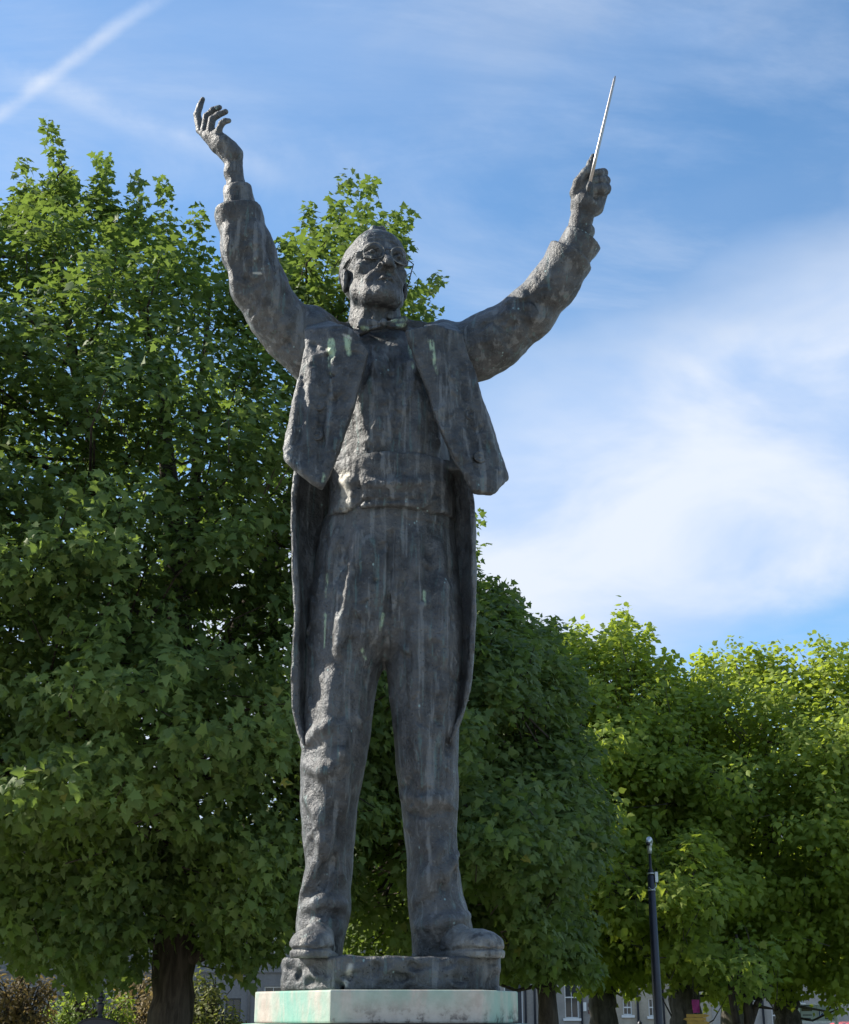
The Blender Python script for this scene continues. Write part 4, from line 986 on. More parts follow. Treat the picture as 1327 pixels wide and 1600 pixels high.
# the big maple on the left, its skyline broken by leader shoots
M1 = [(-420,330),(-200,250),(-60,305),(0,330),(30,300),(62,292),(85,270),(110,300),(140,292),(172,300),(205,330),(232,348),(262,348),(285,380),(330,410),(400,435),(440,414),(470,374),(500,349),(540,332),(575,344),(610,364),(650,430),(662,480),(672,540),(668,640),(700,760),(705,900),(690,1050),(650,1180),(640,1300),(560,1380),(500,1440),(430,1500),(380,1535),(330,1480),(300,1450),(235,1490),(180,1540),(90,1530),(40,1500),(-60,1470),(-260,1480),(-460,1300),(-560,900)]
tree('maple_tree', 'tall dark green maple filling the left half behind the raised left arm', 'tree', 'maples behind the statue', 270, 10.6, M1, 2.7,
     [[(270,None,0,.27),(268,1600,0,.215),(270,1480,0,.21),(280,1330,.1,.20),(285,1180,.1,.17),(280,1000,0,.14),(270,800,0,.11),(250,600,0,.07),(200,400,0,.03)],
      [(284,1200,.1,.13),(340,1050,.4,.11),(420,880,.6,.08),(500,640,.5,.05),(545,420,.2,.025)],
      [(280,1150,.1,.12),(220,1000,-.2,.09),(170,800,-.3,.07),(110,560,-.2,.045),(85,300,0,.02)],
      [(286,1240,.1,.10),(380,1160,.1,.08),(480,1120,.3,.05),(620,1040,.4,.03)], [(280,1290,.0,.10),(200,1220,-.6,.07),(110,1130,-1.0,.045),(0,1060,-1.2,.03)],
      [(276,1400,.0,.085),(330,1330,.1,.055),(400,1290,.2,.035),(520,1260,.3,.02)], [(272,1505,0,.09),(318,1492,-.1,.065),(380,1440,-.2,.04),(440,1370,-.3,.02)],
      [(282,1000,.0,.09),(300,840,.3,.06),(310,640,.4,.045),(330,450,.3,.02)], [(270,1380,.0,.08),(150,1340,.6,.05),(20,1290,1.0,.03)],
      [(284,1120,.0,.08),(130,900,.9,.06),(-60,700,1.3,.04),(-200,500,1.2,.03)]],
     7800, None, .108, MAPLE, LEAF_DARK, BARK, 101, per=15, gaps=.23, auto=10, single=300, trunk_r=.2, holes=[(285,720,34),(215,770,24),(140,700,14),(602,1330,46),(598,1420,36),(230,1135,22),(330,1190,20),(135,660,12),(315,965,13)],
     shoots=[([(95,330,0),(88,250,0),(76,192,0)],9), ([(45,330,0),(40,285,0),(36,252,0)],5), ([(160,330,0),(165,280,0),(158,248,0)],7), ([(215,350,0),(214,300,0),(212,280,0)],5), ([(262,360,0),(258,310,0),(255,285,0)],5),
             ([(312,400,0),(312,360,0),(310,328,0)],5), ([(440,430,0),(442,400,0),(438,380,0)],4), ([(485,370,0),(486,345,0),(482,322,0)],4), ([(520,350,0),(538,300,0),(540,276,0)],6), ([(560,350,0),(574,310,0),(578,286,0)],5),
             ([(612,400,0),(626,360,0),(634,332,0)],6), ([(640,480,.3),(668,455,.3),(688,434,.3)],6), ([(640,520,.3),(660,505,.3),(680,492,.3)],4), ([(655,640,.5),(670,600,.5)],3), ([(-60,300,0),(-50,240,0)],4)])
# the second maple, behind the right leg
M2 = [(560,1000),(640,880),(700,840),(722,830),(745,905),(770,930),(800,952),(840,975),(868,988),(886,1040),(905,1100),(915,1150),(940,1220),(958,1300),(950,1380),(935,1440),(905,1505),(870,1535),(820,1520),(800,1535),(740,1500),(690,1500),(620,1490),(560,1490),(500,1480),(470,1400),(500,1200)]
tree('maple_tree', 'dark green maple with drooping leaves behind the right trouser leg, its trunk beside the plinth', 'tree', 'maples behind the statue', 858, 13.2, M2, 3.0,
     [[(860,None,0,.14),(858,1600,0,.115),(854,1520,0,.11),(848,1400,.1,.10),(830,1250,.2,.12),(800,1100,.2,.07),(780,980,.1,.03)],
      [(850,1450,.1,.11),(760,1380,.3,.09),(700,1350,.2,.075),(640,1338,.0,.06),(585,1322,-.2,.045),(540,1300,-.2,.02)], [(640,1338,.0,.05),(615,1300,.0,.04),(590,1270,0,.02)],
      [(846,1330,.1,.07),(880,1230,.0,.05),(910,1180,0,.03)], [(836,1280,.1,.09),(740,1150,.4,.06),(690,1000,.5,.03)]],
     3300, None, .108, MAPLE, LEAF_DARK, BARK, 202, per=15, gaps=.35, auto=8, ragged=12, holes=[(604,1290,44),(598,1375,44),(598,1450,30)], single=140, shoots=[([(752,920,0),(775,910,0),(812,938,0)],8), ([(735,830,.3),(742,818,.3),(748,806,.3)],2), ([(850,1000,0),(862,985,0),(872,972,0)],3)])
# lime-green trees to the right
RA_ = [(835,1040),(868,1000),(900,992),(935,990),(975,985),(1005,985),(1025,1015),(1045,1035),(1075,1080),(1110,1160),(1150,1260),(1160,1360),(1130,1450),(1060,1520),(1000,1525),(960,1548),(900,1538),(850,1470),(800,1300),(800,1150)]
tree('plane_tree', 'light green tree right of the dark maple, with pale shoots on top', 'tree', 'light green trees on the right', 940, 20.5, RA_, 3.2,
     [[(944,None,0,.27),(944,1600,0,.235),(940,1560,0,.22),(936,1510,0,.20),(945,1400,.1,.16),(960,1250,.2,.11),(975,1100,.2,.05)], [(936,1530,0,.14),(905,1470,.1,.12),(880,1350,.2,.09),(890,1150,.2,.05)], [(944,1555,0,.15),(972,1500,.1,.12),(1020,1380,.1,.1),(1050,1200,.1,.04)]],
     3600, None, .130, SIMPLE, LEAF_LIME, BARK_GREY, 303, per=12, gaps=.31, auto=30, ragged=12, shoots=[([(905,1010,0),(902,995,0),(898,984,0)],3), ([(960,1000,0),(965,985,0)],3), ([(1000,1010,0),(1008,990,0),(1012,978,0)],4), ([(880,1020,0),(874,1000,0)],3), ([(1030,1050,0),(1040,1035,0),(1044,1020,0)],3)], tw=.6, clump=.85)
RB_ = [(1030,1110),(1080,1060),(1110,1045),(1150,1035),(1190,1045),(1225,1050),(1262,1040),(1300,1030),(1345,1025),(1450,1040),(1600,1150),(1640,1350),(1520,1500),(1360,1550),(1310,1562),(1280,1545),(1250,1530),(1240,1555),(1180,1545),(1120,1565),(1050,1520),(1010,1380),(1010,1220)]
tree('plane_tree', 'broad lime green tree at the far right edge over the signboard', 'tree', 'light green trees on the right', 1228, 21.5, RB_, 3.6,
     [[(1230,None,0,.26),(1232,1600,0,.225),(1226,1560,0,.21),(1215,1500,0,.19),(1210,1400,.1,.16),(1200,1250,.2,.11),(1190,1090,.2,.05)], [(1220,1530,0,.15),(1260,1440,.2,.12),(1310,1250,.2,.08),(1330,1080,.2,.04)], [(1213,1450,0,.13),(1150,1330,.2,.09),(1120,1150,.2,.05)]],
     4800, None, .130, SIMPLE, LEAF_LIME, BARK_GREY, 404, per=12, gaps=.31, auto=46, ragged=12, shoots=[([(1148,1050,0),(1146,1020,0),(1144,1002,0)],4), ([(1100,1060,0),(1098,1040,0),(1096,1028,0)],3), ([(1190,1060,0),(1195,1040,0),(1198,1020,0)],4), ([(1250,1050,0),(1248,1025,0),(1246,1012,0)],3), ([(1278,1045,0),(1280,1015,0),(1276,995,0)],5), ([(1325,1040,0),(1322,1015,0),(1324,1004,0)],3)], tw=.6, clump=.85)
RC_ = [(1000,1375),(1022,1335),(1050,1312),(1085,1296),(1110,1312),(1128,1345),(1150,1395),(1142,1425),(1120,1440),(1128,1480),(1165,1500),(1175,1530),(1140,1560),(1100,1530),(1070,1520),(1040,1545),(1022,1520),(1015,1440),(975,1452),(940,1420),(905,1410),(895,1385),(930,1345),(975,1350)]
tree('young_maple_tree', 'low yellow-green boughs of a thick-trunked tree beside the black camera post', 'tree', None, 1072, 17.5, RC_, 1.5,
     [[(1076,None,0,.26),(1074,1600,0,.235),(1070,1550,0,.22),(1066,1500,0,.16),(1070,1420,.0,.09),(1075,1330,.0,.03)], [(1066,1500,0,.08),(1020,1440,0,.05),(930,1390,0,.02)], [(1068,1500,0,.08),(1110,1450,0,.05),(1140,1400,0,.02)]],
     620, None, .135, MAPLE, LEAF_LIME, BARK_GREY, 505, per=11, gaps=.42, tw=.5, clump=.8)
RE_ = [(760,1110),(820,1090),(900,1080),(1000,1090),(1100,1100),(1200,1110),(1330,1100),(1500,1120),(1600,1300),(1500,1480),(1300,1500),(1100,1500),(950,1495),(840,1490),(760,1400)]
tree('far_lime_tree', 'wide green tree farther back behind the light green trees', 'tree', None, 1145, 29, RE_, 3.0,
     [[(1145,None,0,.3),(1145,1590,0,.26),(1140,1500,0,.22),(1120,1350,0,.14),(1110,1200,0,.06)], [(1140,1480,0,.15),(1250,1350,0,.1),(1330,1200,0,.05)], [(1138,1470,0,.15),(1000,1350,0,.1),(920,1200,0,.05)]],
     2600, None, .20, SIMPLE, LEAF_MID, BARK_GREY, 515, per=10, gaps=.22, tw=.8, clump=1.4)
# slim twin-stemmed tree
RD_ = [(1125,1480),(1160,1455),(1200,1475),(1222,1500),(1212,1530),(1195,1560),(1175,1572),(1165,1545),(1150,1562),(1128,1550),(1118,1510)]
tree('thin_twin_stemmed_tree', 'slim young tree with two dark stems between the larger trunks', 'tree', None, 1163, 16.5, RD_, 1.1,
     [[(1163,None,0,.08),(1172,1610,0,.075),(1168,1560,0,.06),(1160,1500,0,.04),(1150,1460,0,.02)], [(1172,1600,0,.06),(1180,1575,0,.05),(1200,1540,0,.03)], [(1152,1600,0,.055),(1144,1560,0,.05),(1140,1510,0,.03)]],
     45, None, .12, MAPLE, LEAF_MID, BARK, 606, per=9, gaps=.42)
# dark wood of trees further back, seen between the nearer ones
BK_ = [(470,1180),(560,1120),(640,1110),(720,1090),(800,1090),(860,1110),(880,1200),(900,1330),(880,1470),(800,1515),(700,1505),(600,1500),(500,1500),(440,1420),(440,1260)]
tree('far_maple_tree', 'mid green tree farther back, showing between the two trouser legs', 'tree', None, 700, 20, BK_, 2.0,
     [[(700,None,0,.25),(700,1600,0,.22),(702,1500,0,.18),(700,1350,0,.1),(690,1200,0,.04)]], 1300, None, .15, MAPLE, LEAF_MID, BARK, 707, per=10, gaps=.28, tw=.5, clump=1.2)
BL_ = [(-420,560),(-200,520),(0,545),(120,530),(260,560),(380,600),(470,680),(520,820),(500,1000),(470,1180),(420,1360),(330,1440),(100,1470),(-200,1460),(-420,1300)]
tree('far_maple_tree', 'tree standing farther back, glimpsed through gaps in the big maple crown', 'tree', None, 120, 21, BL_, 2.6,
     [[(120,None,0,.25),(120,1600,0,.22),(122,1450,0,.18),(130,1200,0,.12),(140,900,0,.06)], [(122,1300,0,.12),(250,1050,0,.08),(330,850,0,.04)]], 1700, None, .17, MAPLE, LEAF_MID, BARK, 717, per=11, gaps=.36, tw=.7, clump=1.4)
# shrubs at the lower left
def shrub(label, base_u, Y0, poly, mat, seed, n, depth=.7, ls=.065, stems=5):
    c = np.asarray(poly, float); cu = c[:, 0].mean(); top = c[:, 1].min()
    limbs = [[(base_u, None, 0, .03), (base_u, 1595, 0, .025), (cu, (1595 + top) / 2, 0, .014), (cu, top + 15, 0, .006)]]
    r = np.random.default_rng(seed)
    for i in range(stems): limbs.append([(base_u + r.uniform(-8, 8), 1640, 0, .018), ((base_u + cu) / 2 + r.uniform(-25, 25), 1590, r.uniform(-.2, .2), .012), (cu + r.uniform(-.35, .35) * (c[:, 0].max() - c[:, 0].min()), top + r.uniform(15, 50), r.uniform(-.3, .3), .005)])
    return tree('shrub', label, 'shrub', 'shrubs under the big maple', base_u, Y0, poly, depth, limbs, n, None, ls, OVAL, mat, BARK_GREY, seed, per=12, gaps=.30, tw=.26, clump=.5, droop=.3)
shrub('rust-brown thin-twigged shrub in the bottom left corner', 30, 12.5, [(-60,1560),(-20,1525),(10,1520),(40,1508),(62,1530),(72,1515),(95,1530),(92,1560),(80,1600),(60,1680),(-60,1690)], LEAF_BROWN, 811, 330)
shrub('bright green shrub behind the black lantern finial', 115, 14.5, [(60,1600),(75,1560),(100,1545),(130,1548),(165,1552),(200,1560),(215,1580),(200,1690),(70,1690)], LEAF_MID, 812, 300, ls=.075)
shrub('olive and brown shrub left of the big maple trunk', 220, 16.0, [(170,1570),(190,1545),(215,1528),(240,1525),(262,1540),(262,1690),(180,1690)], LEAF_BROWN, 813, 260, ls=.075)
shrub('olive green shrub with yellowing tips right of the big maple trunk', 320, 16.5, [(285,1530),(305,1512),(325,1518),(345,1535),(350,1560),(372,1578),(385,1600),(380,1690),(285,1690)], LEAF_SHRUB, 814, 300, ls=.075)
# ------------------------------------------------------------------ houses across the square
def mat_wall(name, col, block=None):
    t = NT(name); c = t.coord(); n = t.noise(c, .8, 6, .6); n2 = t.noise(c, 9, 5, .6)
    run = t.noise(t.map(c, sc=(2.5, 2.5, .25)), 1.0, 4, .6)
    f = t.math('ADD', t.math('MULTIPLY', n, .4), t.math('ADD', t.math('MULTIPLY', n2, .3), t.math('MULTIPLY', run, .3)))
    col = np.array(col); t.bsdf(t.mix(t.ramp(f, .35, .65), tuple(col * .78), tuple(col * 1.1)), .88, 0, t.bump(n2, .3, .01), .2); return t.m
W_GREY = mat_wall('grey_render', (.20,.195,.19)); W_WARM = mat_wall('warm_grey_stucco', (.29,.275,.25)); W_CREAM = mat_wall('cream_stucco', (.40,.35,.275)); W_STONE = mat_wall('pale_stone', (.38,.35,.31))
SLATE = mat_plain('roof_slate', (.085,.09,.10), .7, 0, .25, 3); FRAME = mat_plain('white_joinery', (.68,.68,.66), .5, 0, .06, 4); DARKF = mat_plain('dark_joinery', (.03,.035,.045), .5, 0, .2, 4)
IRON = mat_plain('black_iron', (.018,.018,.022), .42, .2, .3, 8); NAVY = mat_plain('navy_paint', (.014,.017,.032), .38, .1, .2, 8)
STEEL = mat_plain('galvanised_steel', (.50,.53,.55), .35, .55, .2, 20); WHITE = mat_plain('white_enamel', (.72,.73,.71), .45, 0, .06, 4)
def mat_glass(name, col, rough=.06):
    t = NT(name); c = t.coord(); n = t.noise(c, 1.6, 3); t.bsdf(t.mix(n, tuple(np.array(col) * .6), col), rough, 0, None, .6); return t.m
GLASS = mat_glass('window_glass', (.035,.042,.05)); GLASSB = mat_glass('blind_behind_glass', (.35,.36,.36), .15)
BRICK = mat_plain('chimney_brick', (.22,.12,.08), .9, 0, .3, 4)
YT = 70.0
def XU(u, Y=YT, v=1580): return float(P(u, v, Y)[0])
def ZV(v, Y=YT, u=663): return float(P(u, v, Y)[2])
def house(label, x0, x1, H, wall, wins, roof_h=2.2, doors=(), pipes=(), plinth_c=None, depth=9.0, chim=(.15, .85)):
    root = thing('terrace_house', ((x0 + x1) / 2, YT, 0), label, 'house', 'houses across the square')
    ops = [(w[0], w[1], w[2], w[3]) for w in wins] + [(d[0], d[1], .12, d[2]) for d in doors]
    xs = sorted({x0, x1, *[o[0] for o in ops], *[o[1] for o in ops]}); zs = sorted({0, H, *[o[2] for o in ops], *[o[3] for o in ops]})
    m = MB()
    for a, b in zip(xs[:-1], xs[1:]):
        for c, d in zip(zs[:-1], zs[1:]):
            if any(o[0] - 1e-6 <= a and b <= o[1] + 1e-6 and o[2] - 1e-6 <= c and d <= o[3] + 1e-6 for o in ops): continue
            i = m.addv([(a, YT, c), (b, YT, c), (b, YT, d), (a, YT, d)]); m.q.append([i, i+1, i+2, i+3])
    for (a, b, c, d) in ops:                              # reveals
        for q in ([(a,YT,c),(a,YT+.16,c),(a,YT+.16,d),(a,YT,d)], [(b,YT,d),(b,YT+.16,d),(b,YT+.16,c),(b,YT,c)], [(a,YT,d),(a,YT+.16,d),(b,YT+.16,d),(b,YT,d)], [(b,YT,c),(b,YT+.16,c),(a,YT+.16,c),(a,YT,c)]):
            i = m.addv(q); m.q.append([i, i+1, i+2, i+3])
    for q in ([(x0,YT,0),(x0,YT,H),(x0,YT+depth,H),(x0,YT+depth,0)], [(x1,YT,0),(x1,YT+depth,0),(x1,YT+depth,H),(x1,YT,H)], [(x0,YT+depth,0),(x0,YT+depth,H),(x1,YT+depth,H),(x1,YT+depth,0)]):
        i = m.addv(q); m.q.append([i, i+1, i+2, i+3])
    m.build('wall', wall, root, fix=False)
    MB().box((x0 + .002, YT - .22, H - .28), (x1 - .002, YT - .004, H + .05)).box((x0 + .002, YT - .12, 3.72), (x1 - .002, YT - .004, 3.92)).build('cornice', wall, root)
    r = MB(); i = r.addv([(x0, YT - .3, H + .06), (x1, YT - .3, H + .06), (x1, YT + depth / 2, H + roof_h), (x0, YT + depth / 2, H + roof_h), (x0, YT + depth, H + .06), (x1, YT + depth, H + .06)])
    r.q += [[i, i+1, i+2, i+3], [i+3, i+2, i+5, i+4]]; r.poly += [[i, i+3, i+4], [i+1, i+5, i+2]]
    ro = r.build('roof', SLATE, root, fix=False)
    for f in chim:
        cx = x0 + (x1 - x0) * f; MB().box((cx - .5, YT + depth / 2 - .4, H + roof_h - .5), (cx + .5, YT + depth / 2 + .4, H + roof_h + 1.1)).build('chimney', BRICK, ro)
    for w in wins:
        a, b, c, d = w[:4]; fr = w[4] if len(w) > 4 else FRAME; gm = w[5] if len(w) > 5 else GLASS; y = YT + .09
        f = MB(); t_ = .055
        for lo, hi in (((a, y, c), (a+t_, y+.07, d)), ((b-t_, y, c), (b, y+.07, d)), ((a+t_, y, d-t_), (b-t_, y+.07, d)), ((a+t_, y, c), (b-t_, y+.07, c+t_)), ((a+t_, y+.01, (c+d)/2-.03), (b-t_, y+.06, (c+d)/2+.03))): f.box(lo, hi)
        n = 3 if b - a > 1.0 else 2
        for k in range(1, n): x = a + (b - a) * k / n; f.box((x-.014, y+.02, c+t_), (x+.014, y+.05, (c+d)/2-.03)); f.box((x-.014, y+.02, (c+d)/2+.03), (x+.014, y+.05, d-t_))
        wo_ = f.build('window', fr, root)
        MB().box((a+t_*.5, y+.033, c+t_*.5), (b-t_*.5, y+.038, d-t_*.5)).build('pane', gm, wo_)
        MB().box((a-.10, YT-.12, c-.12), (b+.10, YT+.07, c-.002)).build('sill', FRAME if wall is not W_GREY else W_GREY, wo_)
    for (a, b, top, col) in doors:
        dm = MB().box((a+.07, YT+.10, .13), (b-.07, YT+.15, top-.5)); 
        do = dm.build('door', col, root); MB().box((a+.01, YT+.09, .13), (a+.068, YT+.16, top-.01)).box((b-.068, YT+.09, .13), (b-.01, YT+.16, top-.01)).box((a+.07, YT+.09, top-.49), (b-.07, YT+.16, top-.43)).build('door_frame', FRAME, do)
        MB().box((a+.07, YT+.11, top-.43), (b-.07, YT+.14, top-.02)).build('fanlight', GLASS, do)
        MB().lathe([(.03,-.03),(.03,.03)], (b-.18, YT+.07, 1.1), 8).build('handle', STEEL, do)
    for x in pipes: MB().tube([(x, YT - .09, .05), (x, YT - .09, H - .3)], .055, 8).build('drainpipe', DARKF if wall is not W_GREY else W_GREY, root, True)
    return root
def grid(x0, x1, step, off, skip=()):
    out = []; x = x0 + off
    while x + .9 < x1 - .3:
        if not any(a - .3 < x + .45 < b + .3 for a, b in skip): out.append((x, x + .9, 1.05, 3.05))
        x += step
    x = x0 + off
    while x + .9 < x1 - .3:
        out += [(x, x + .9, 4.4, 6.3), (x, x + .9, 7.1, 8.5)]; x += step
    return out
xa = XU(352); xb = XU(376)
house('long grey rendered house behind the big maple trunk on the left', -34, -6.2, 9.2, W_GREY, [(xa, xb, .9, ZV(1560), DARKF)] + grid(-34, -6.2, 3.1, 1.2, skip=[(xa, xb)]), pipes=[XU(389)])
house('grey house seen between the trouser legs and the plinth', -6.2, XU(780), 9.6, W_GREY, grid(-6.2, XU(780), 3.0, 1.0))
arch0, arch1 = XU(788), XU(818)
house('warm grey stucco house with a dark carriage opening just right of the plinth', XU(780) + .01, XU(957), 9.8, W_WARM, [(XU(883), XU(905), ZV(1591), ZV(1526))] + [(w[0], w[1], w[2], w[3]) for w in grid(XU(780), XU(957), 2.9, .8) if w[2] > 4],
      doors=[(arch0, arch1, ZV(1513), DARKF)], pipes=[XU(821.5), XU(836), XU(909)])
house('cream stucco house with small sash windows behind the camera post', XU(957) + .01, XU(1112), 9.0, W_CREAM, [(XU(974), XU(988), ZV(1586), ZV(1562)), (XU(1014), XU(1027), ZV(1588), ZV(1560)), (XU(1060), XU(1074), ZV(1588), ZV(1560))] + [w for w in grid(XU(957), XU(1112), 2.4, .7) if w[2] > 4], pipes=[XU(997), XU(1037)])
house('pale stone house on the right with tall windows above the signboard', XU(1112) + .01, 30, 9.6, W_STONE, [(XU(1206), XU(1221), .9, ZV(1560), FRAME), (XU(1241), XU(1256), ZV(1567), ZV(1534), FRAME, GLASS), (XU(1130), XU(1144), 1.0, 3.0)] + [w for w in grid(XU(1112), 30, 2.8, .9) if w[2] > 4], pipes=[XU(1192)])
def plaque(name, label, u, v, w, h, m, group=None):
    x, z = XU(u), ZV(v); tag(MB().box((x - w/2, YT - .05, z - h/2), (x + w/2, YT - .003, z + h/2)).build(name, m, None, bevel=.008), label, 'plaque', group)
plaque('wall_plaque', 'small white plaque on the warm grey house beside its drainpipe', 914, 1573, .16, .42, WHITE)
RED = mat_plain('dark_red_enamel', (.10,.03,.03), .5, 0, .15, 6)
plaque('wall_plaque', 'upper dark square plaque on the warm grey house wall', 922, 1570.5, .18, .18, RED, 'dark square plaques on the wall')
plaque('wall_plaque', 'lower dark square plaque on the warm grey house wall', 922, 1581, .18, .18, RED, 'dark square plaques on the wall')

# ------------------------------------------------------------------ street furniture
YC = 14.0; cu = M_px(1480, YC)
cp = thing('camera_post', (float(P(1028, 1600, YC)[0]), YC, 0), 'slim dark blue post with a silver dome camera on top, before the lime-green trees', 'camera post')
pb, pt = P(1028.5, 1600, YC), P(1018, 1366, YC)
xb_ = float((pb[0] + pt[0]) / 2); top = float(pt[2])
MB().lathe([(.10, 0), (.10, .9), (.062, 1.0), (.058, 1.8), (.045, top - .02), (.030, top)], (xb_, YC, 0), 16).build('pole', NAVY, cp, True)
zt = float(P(1016, 1334, YC)[2]); z2 = float(P(1014, 1308, YC)[2])
MB().lathe([(.034, -.03), (.034, .05), (.018, .07), (.016, zt - top + .02)], (xb_, YC, top), 12).build('spigot', IRON, cp, True)
MB().lathe([(.026, 0), (.030, .05), (.030, .10), (.034, .105), (.034, .12)], (xb_, YC, zt), 14).build('camera_mount', STEEL, cp, True)
cm = Vol((xb_ - .11, YC - .15, zt + .08), (xb_ + .11, YC + .08, z2 + .03), .006)
cm.chain([(xb_ + .010, YC, zt + .10), (xb_ + .014, YC, z2 - .05), (xb_ - .002, YC - .03, z2 - .035), (xb_ - .022, YC - .06, z2 - .06)], [.026, .032, .036, .030], .01)
cm.skin('camera_housing', STEEL, cp)
DOME = mat_glass('smoked_dome', (.02,.022,.025), .08)
MB().lathe([(.002,-.03),(.018,-.026),(.026,-.012),(.028,0),(.028,.012)], (xb_ - .024, YC - .062, z2 - .085), 14).build('camera_dome', DOME, cp, True)
for v in (1365, 1391): 
    z = float(P(1020, v, YC)[2]); MB().lathe([(.049,-.008),(.052,-.008),(.052,.008),(.049,.008)], (xb_, YC, z), 16).build('strap', STEEL, cp, True)
zb0 = float(P(1026, 1379, YC)[2]); MB().box((xb_ + .045, YC - .035, zb0), (xb_ + .085, YC + .03, zb0 + .13)).build('junction_box', STEEL, cp, bevel=.006)
MB().tube([(xb_ + .06, YC - .02, zb0), (xb_ + .05, YC - .055, zb0 - .06), (xb_ + .0, YC - .06, zb0 - .10), (xb_ - .04, YC - .045, zb0 - .06)], .005, 6).build('cable', STEEL, cp, True)

YF = 9.0
fx = float(P(156, 1590, YF)[0]); fz = float(P(156, 1553, YF)[2]); su = M_px(1575, YF)
nb_ = thing('sign_column', (fx, YF, 0), 'black cast-iron column with an arched cap and urn finial at the bottom left', 'sign column')
zA = float(P(156, 1591, YF)[2])
MB().lathe([(5*su, 0), (5*su, 2*su), (3*su, 4*su), (3.2*su, 6*su), (4.6*su, 12*su), (6.2*su, 19*su), (6.4*su, 21*su), (3.2*su, 22.5*su), (2.6*su, 24*su), (4.4*su, 26*su), (5.6*su, 28.5*su), (4.2*su, 31*su), (2*su, 32.5*su), (1.6*su, 34*su), (2.6*su, 35.5*su), (2.4*su, 37*su), (.4*su, 38.5*su)], (fx, YF, zA), 18).build('finial', IRON, nb_, True)
arc = [(fx + 31*su*math.cos(a), zA - 13*su + 13*su*math.sin(a)) for a in np.linspace(0, math.pi, 17)]
MB().prism(arc, YF - .10, YF + .10, 1).build('arched_cap', IRON, nb_, bevel=.004)
MB().tube([(x, YF - .10, z) for x, z in arc], .010, 6).build('rim_moulding', IRON, nb_, True)
MB().box((fx - 28*su, YF - .08, .35), (fx + 28*su, YF + .08, zA - 13.2*su)).build('panel', NAVY, nb_, bevel=.006)
MB().box((fx - 32*su, YF - .12, 0), (fx + 32*su, YF + .12, .348)).build('foot', IRON, nb_, bevel=.01)

YS = 15.2                                     # finger sign with a pink banner, in front of the thick trunk
YEL = mat_plain('ochre_board', (.42,.24,.03), .6, 0, .25, 12); PINK = mat_plain('magenta_cloth', (.26,.015,.11), .7, 0, .2, 10)
sx = float(P(1088, 1590, YS)[0]); q = M_px(1585, YS)
sg = thing('direction_sign', (sx, YS, 0), 'ochre wooden sign of stacked boards on a thin post by the thick trunk', 'sign')
MB().lathe([(.03, 0), (.03, ZV(1563, YS))], (sx, YS + .03, 0), 10).build('post', IRON, sg, True)
for i, (v0, v1, sgn) in enumerate(((1584.5, 1589.5, 1), (1590, 1595, -1), (1595.5, 1600.5, 1))):
    z1, z0_ = ZV(v0, YS), ZV(v1, YS); w = 15 * q; pts_ = [(sx - w, z0_), (sx + w, z0_), (sx + w + .05 * (sgn > 0), (z0_ + z1) / 2), (sx + w, z1), (sx - w, z1), (sx - w - .05 * (sgn < 0), (z0_ + z1) / 2)]
    MB().prism(pts_, YS - .02, YS - .001, 1).build('board', YEL, sg)
bn = MB(); nx_, nz_ = 6, 10; zt_, zb_ = ZV(1562, YS), ZV(1582.5, YS)
for s_, y in ((0, 0.0), (1, .006)):
    for iz in range(nz_):
        for ix in range(nx_): 
            fx_ = ix / (nx_ - 1); bn.addv([(sx + (fx_ - .5) * 12 * q * (1 - .15 * iz / nz_), YS - .03 + y + .014 * math.sin(fx_ * 7 + iz * .5), zt_ + (zb_ - zt_) * iz / (nz_ - 1))])
for s_ in (0, 1):
    for iz in range(nz_ - 1):
        for ix in range(nx_ - 1): i = s_ * nx_ * nz_ + iz * nx_ + ix; bn.q.append([i, i+1, i+1+nx_, i+nx_])
tag(bn.build('banner', PINK, None, True), 'small magenta banner hanging above the ochre sign boards', 'banner')

YB = 30.0                                     # pale information board with white posts
s3 = thing('information_board', (float(P(1277, 1590, YB)[0]), YB, 0), 'pale grey two-panel information board with a blue square, at the lower right', 'information board')
BOARD = mat_plain('pale_board', (.42,.47,.46), .5, 0, .06, 5); INK = mat_plain('dark_print', (.03,.045,.06), .6, 0, .1, 9); BLUE = mat_plain('blue_print', (.02,.06,.20), .5, 0, .1, 9); OLIVE = mat_plain('olive_print', (.07,.06,.02), .6, 0, .2, 9)
X = lambda u: float(P(u, 1585, YB)[0]); Z = lambda v: float(P(1277, v, YB)[2])
for (u0, u1) in ((1251, 1276), (1276.6, 1303.5)): MB().box((X(u0), YB - .03, Z(1595)), (X(u1), YB + .02, Z(1570))).build('panel', BOARD, s3, bevel=.004)
MB().box((X(1250), YB - .05, Z(1570) + .003), (X(1304), YB + .03, Z(1568.5))).box((X(1250), YB - .05, Z(1598)), (X(1304), YB + .03, Z(1595) - .003)).build('rail', STEEL, s3)
for u in (1247.5, 1306): MB().lathe([(.05, 0), (.05, Z(1574)), (.065, Z(1573)), (.05, Z(1570)), (.02, Z(1568))], (X(u), YB, 0), 12).build('post', WHITE, s3, True)
def flat(name, u0, v0, u1, v1, m): MB().box((X(u0), YB - .036, Z(v1)), (X(u1), YB - .0305, Z(v0))).build(name, m, s3)
flat('printed_band', 1252.5, 1575, 1269, 1580, OLIVE); flat('printed_square', 1279.5, 1579, 1286, 1588, BLUE)
for (u0, u1, v) in ((1252, 1268, 1571.5), (1254, 1268, 1586), (1256, 1266, 1591.5), (1291, 1300, 1581), (1293, 1299, 1586), (1288, 1302, 1591.5)): flat('printed_line', u0, v - .8, u1, v + .8, INK)
fc = bpy.data.curves.new('printed_letter', 'FONT'); fc.body = 'P'; fc.size = .13; fc.align_x = 'CENTER'; fc.align_y = 'CENTER'; fc.extrude = .002
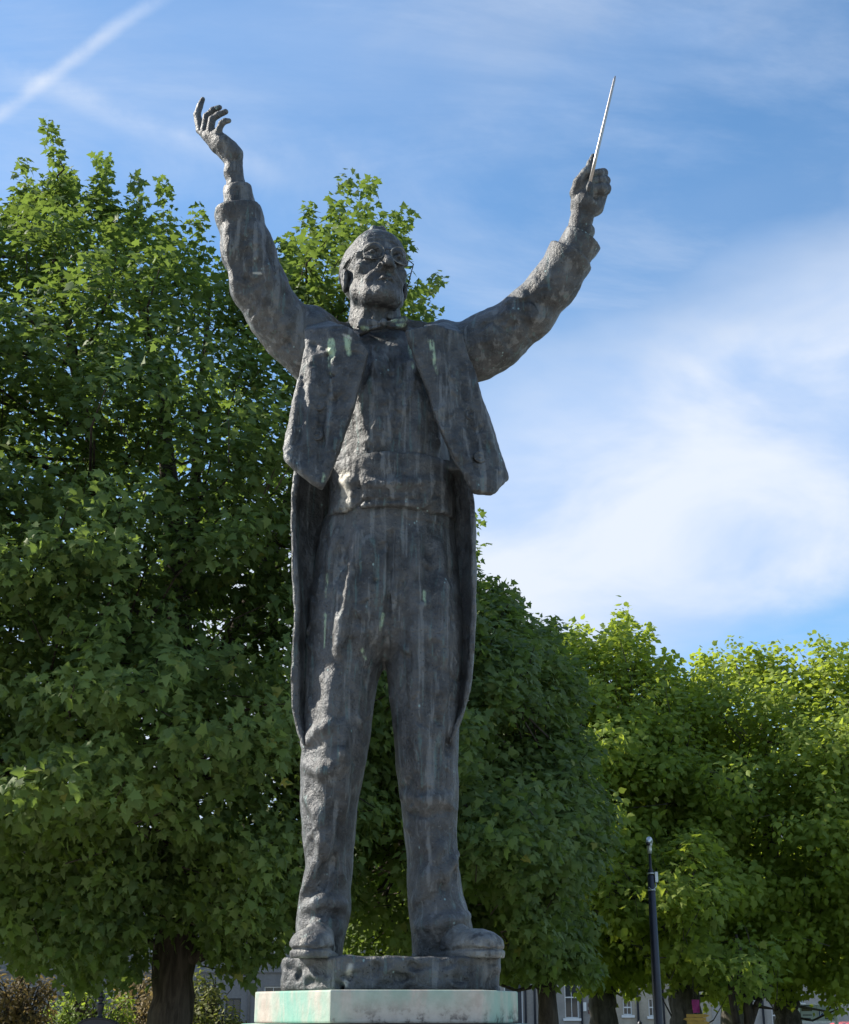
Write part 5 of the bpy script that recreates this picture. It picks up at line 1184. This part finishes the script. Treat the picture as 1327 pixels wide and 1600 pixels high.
fo = bpy.data.objects.new('printed_letter', fc); COL.objects.link(fo); fc.materials.append(WHITE); bpy.context.view_layer.update()
fm = bpy.data.meshes.new_from_object(fo.evaluated_get(bpy.context.evaluated_depsgraph_get())); bpy.data.objects.remove(fo)
fm.transform(Matrix.Translation((X(1282.8), YB - .039, Z(1583.5))) @ Matrix.Rotation(R(90), 4, 'X')); fo = bpy.data.objects.new('printed_letter', fm); COL.objects.link(fo); attach(fo, s3)

YK = 31.5                                     # red car, its roof just showing
CARP = mat_plain('red_car_paint', (.50,.045,.04), .25, .0, .05, 2, .02); TYRE = mat_plain('tyre_rubber', (.02,.02,.02), .8, 0, .2, 8)
x0 = float(P(1301, 1595, YK)[0]); car = thing('parked_car', (x0 + 1.7, YK, 0), 'red parked car at the right edge, only its roof in view', 'car')
prof = [(-.55,.30),(3.55,.30),(3.62,.62),(3.45,.86),(2.75,.95),(2.15,1.40),(1.7,1.49),(.45,1.505),(.15,1.48),(-.35,1.02),(-.55,.92)]
MB().prism([(x0 + a, b) for a, b in prof], YK - .82, YK + .82, 1).build('body', CARP, car, bevel=.07)
for sgn in (-1, 1):
    MB().prism([(x0 + a, b) for a, b in ((-.15,1.02),(.25,1.40),(.95,1.42),(.95,1.02))], YK + sgn*.835 - .006, YK + sgn*.835 + .006, 1).build('side_window', GLASS, car); MB().prism([(x0 + a, b) for a, b in ((1.02,1.02),(1.02,1.42),(1.65,1.41),(2.45,1.02))], YK + sgn*.835 - .006, YK + sgn*.835 + .006, 1).build('side_window', GLASS, car)
    for wx in (.2, 2.8):
        wh = MB().tube([(x0 + wx, YK + sgn*.66, .31), (x0 + wx, YK + sgn*.86, .31)], .31, 20).build('wheel', TYRE, car, True); MB().tube([(x0 + wx, YK + sgn*.84, .31), (x0 + wx, YK + sgn*.875, .31)], .19, 14).build('rim', STEEL, wh)
MB().box((x0 + 3.55, YK - .7, .62), (x0 + 3.64, YK - .4, .78)).build('headlight', GLASSB, car, bevel=.02); MB().box((x0 + 3.55, YK + .4, .62), (x0 + 3.64, YK + .7, .78)).build('headlight', GLASSB, car, bevel=.02)
bxp = float(P(1000, 1595, 33)[0]); zt3 = float(P(1000, 1594.5, 33)[2])
bo = MB().lathe([(.10, 0), (.10, .25), (.055, .32), (.05, zt3 - .2), (.075, zt3 - .16), (.06, zt3 - .05), (.02, zt3)], (bxp, 33, 0), 14).build('bollard', IRON, None, True); tag(bo, 'dark iron bollard left of the camera post, in front of the cream house', 'bollard')
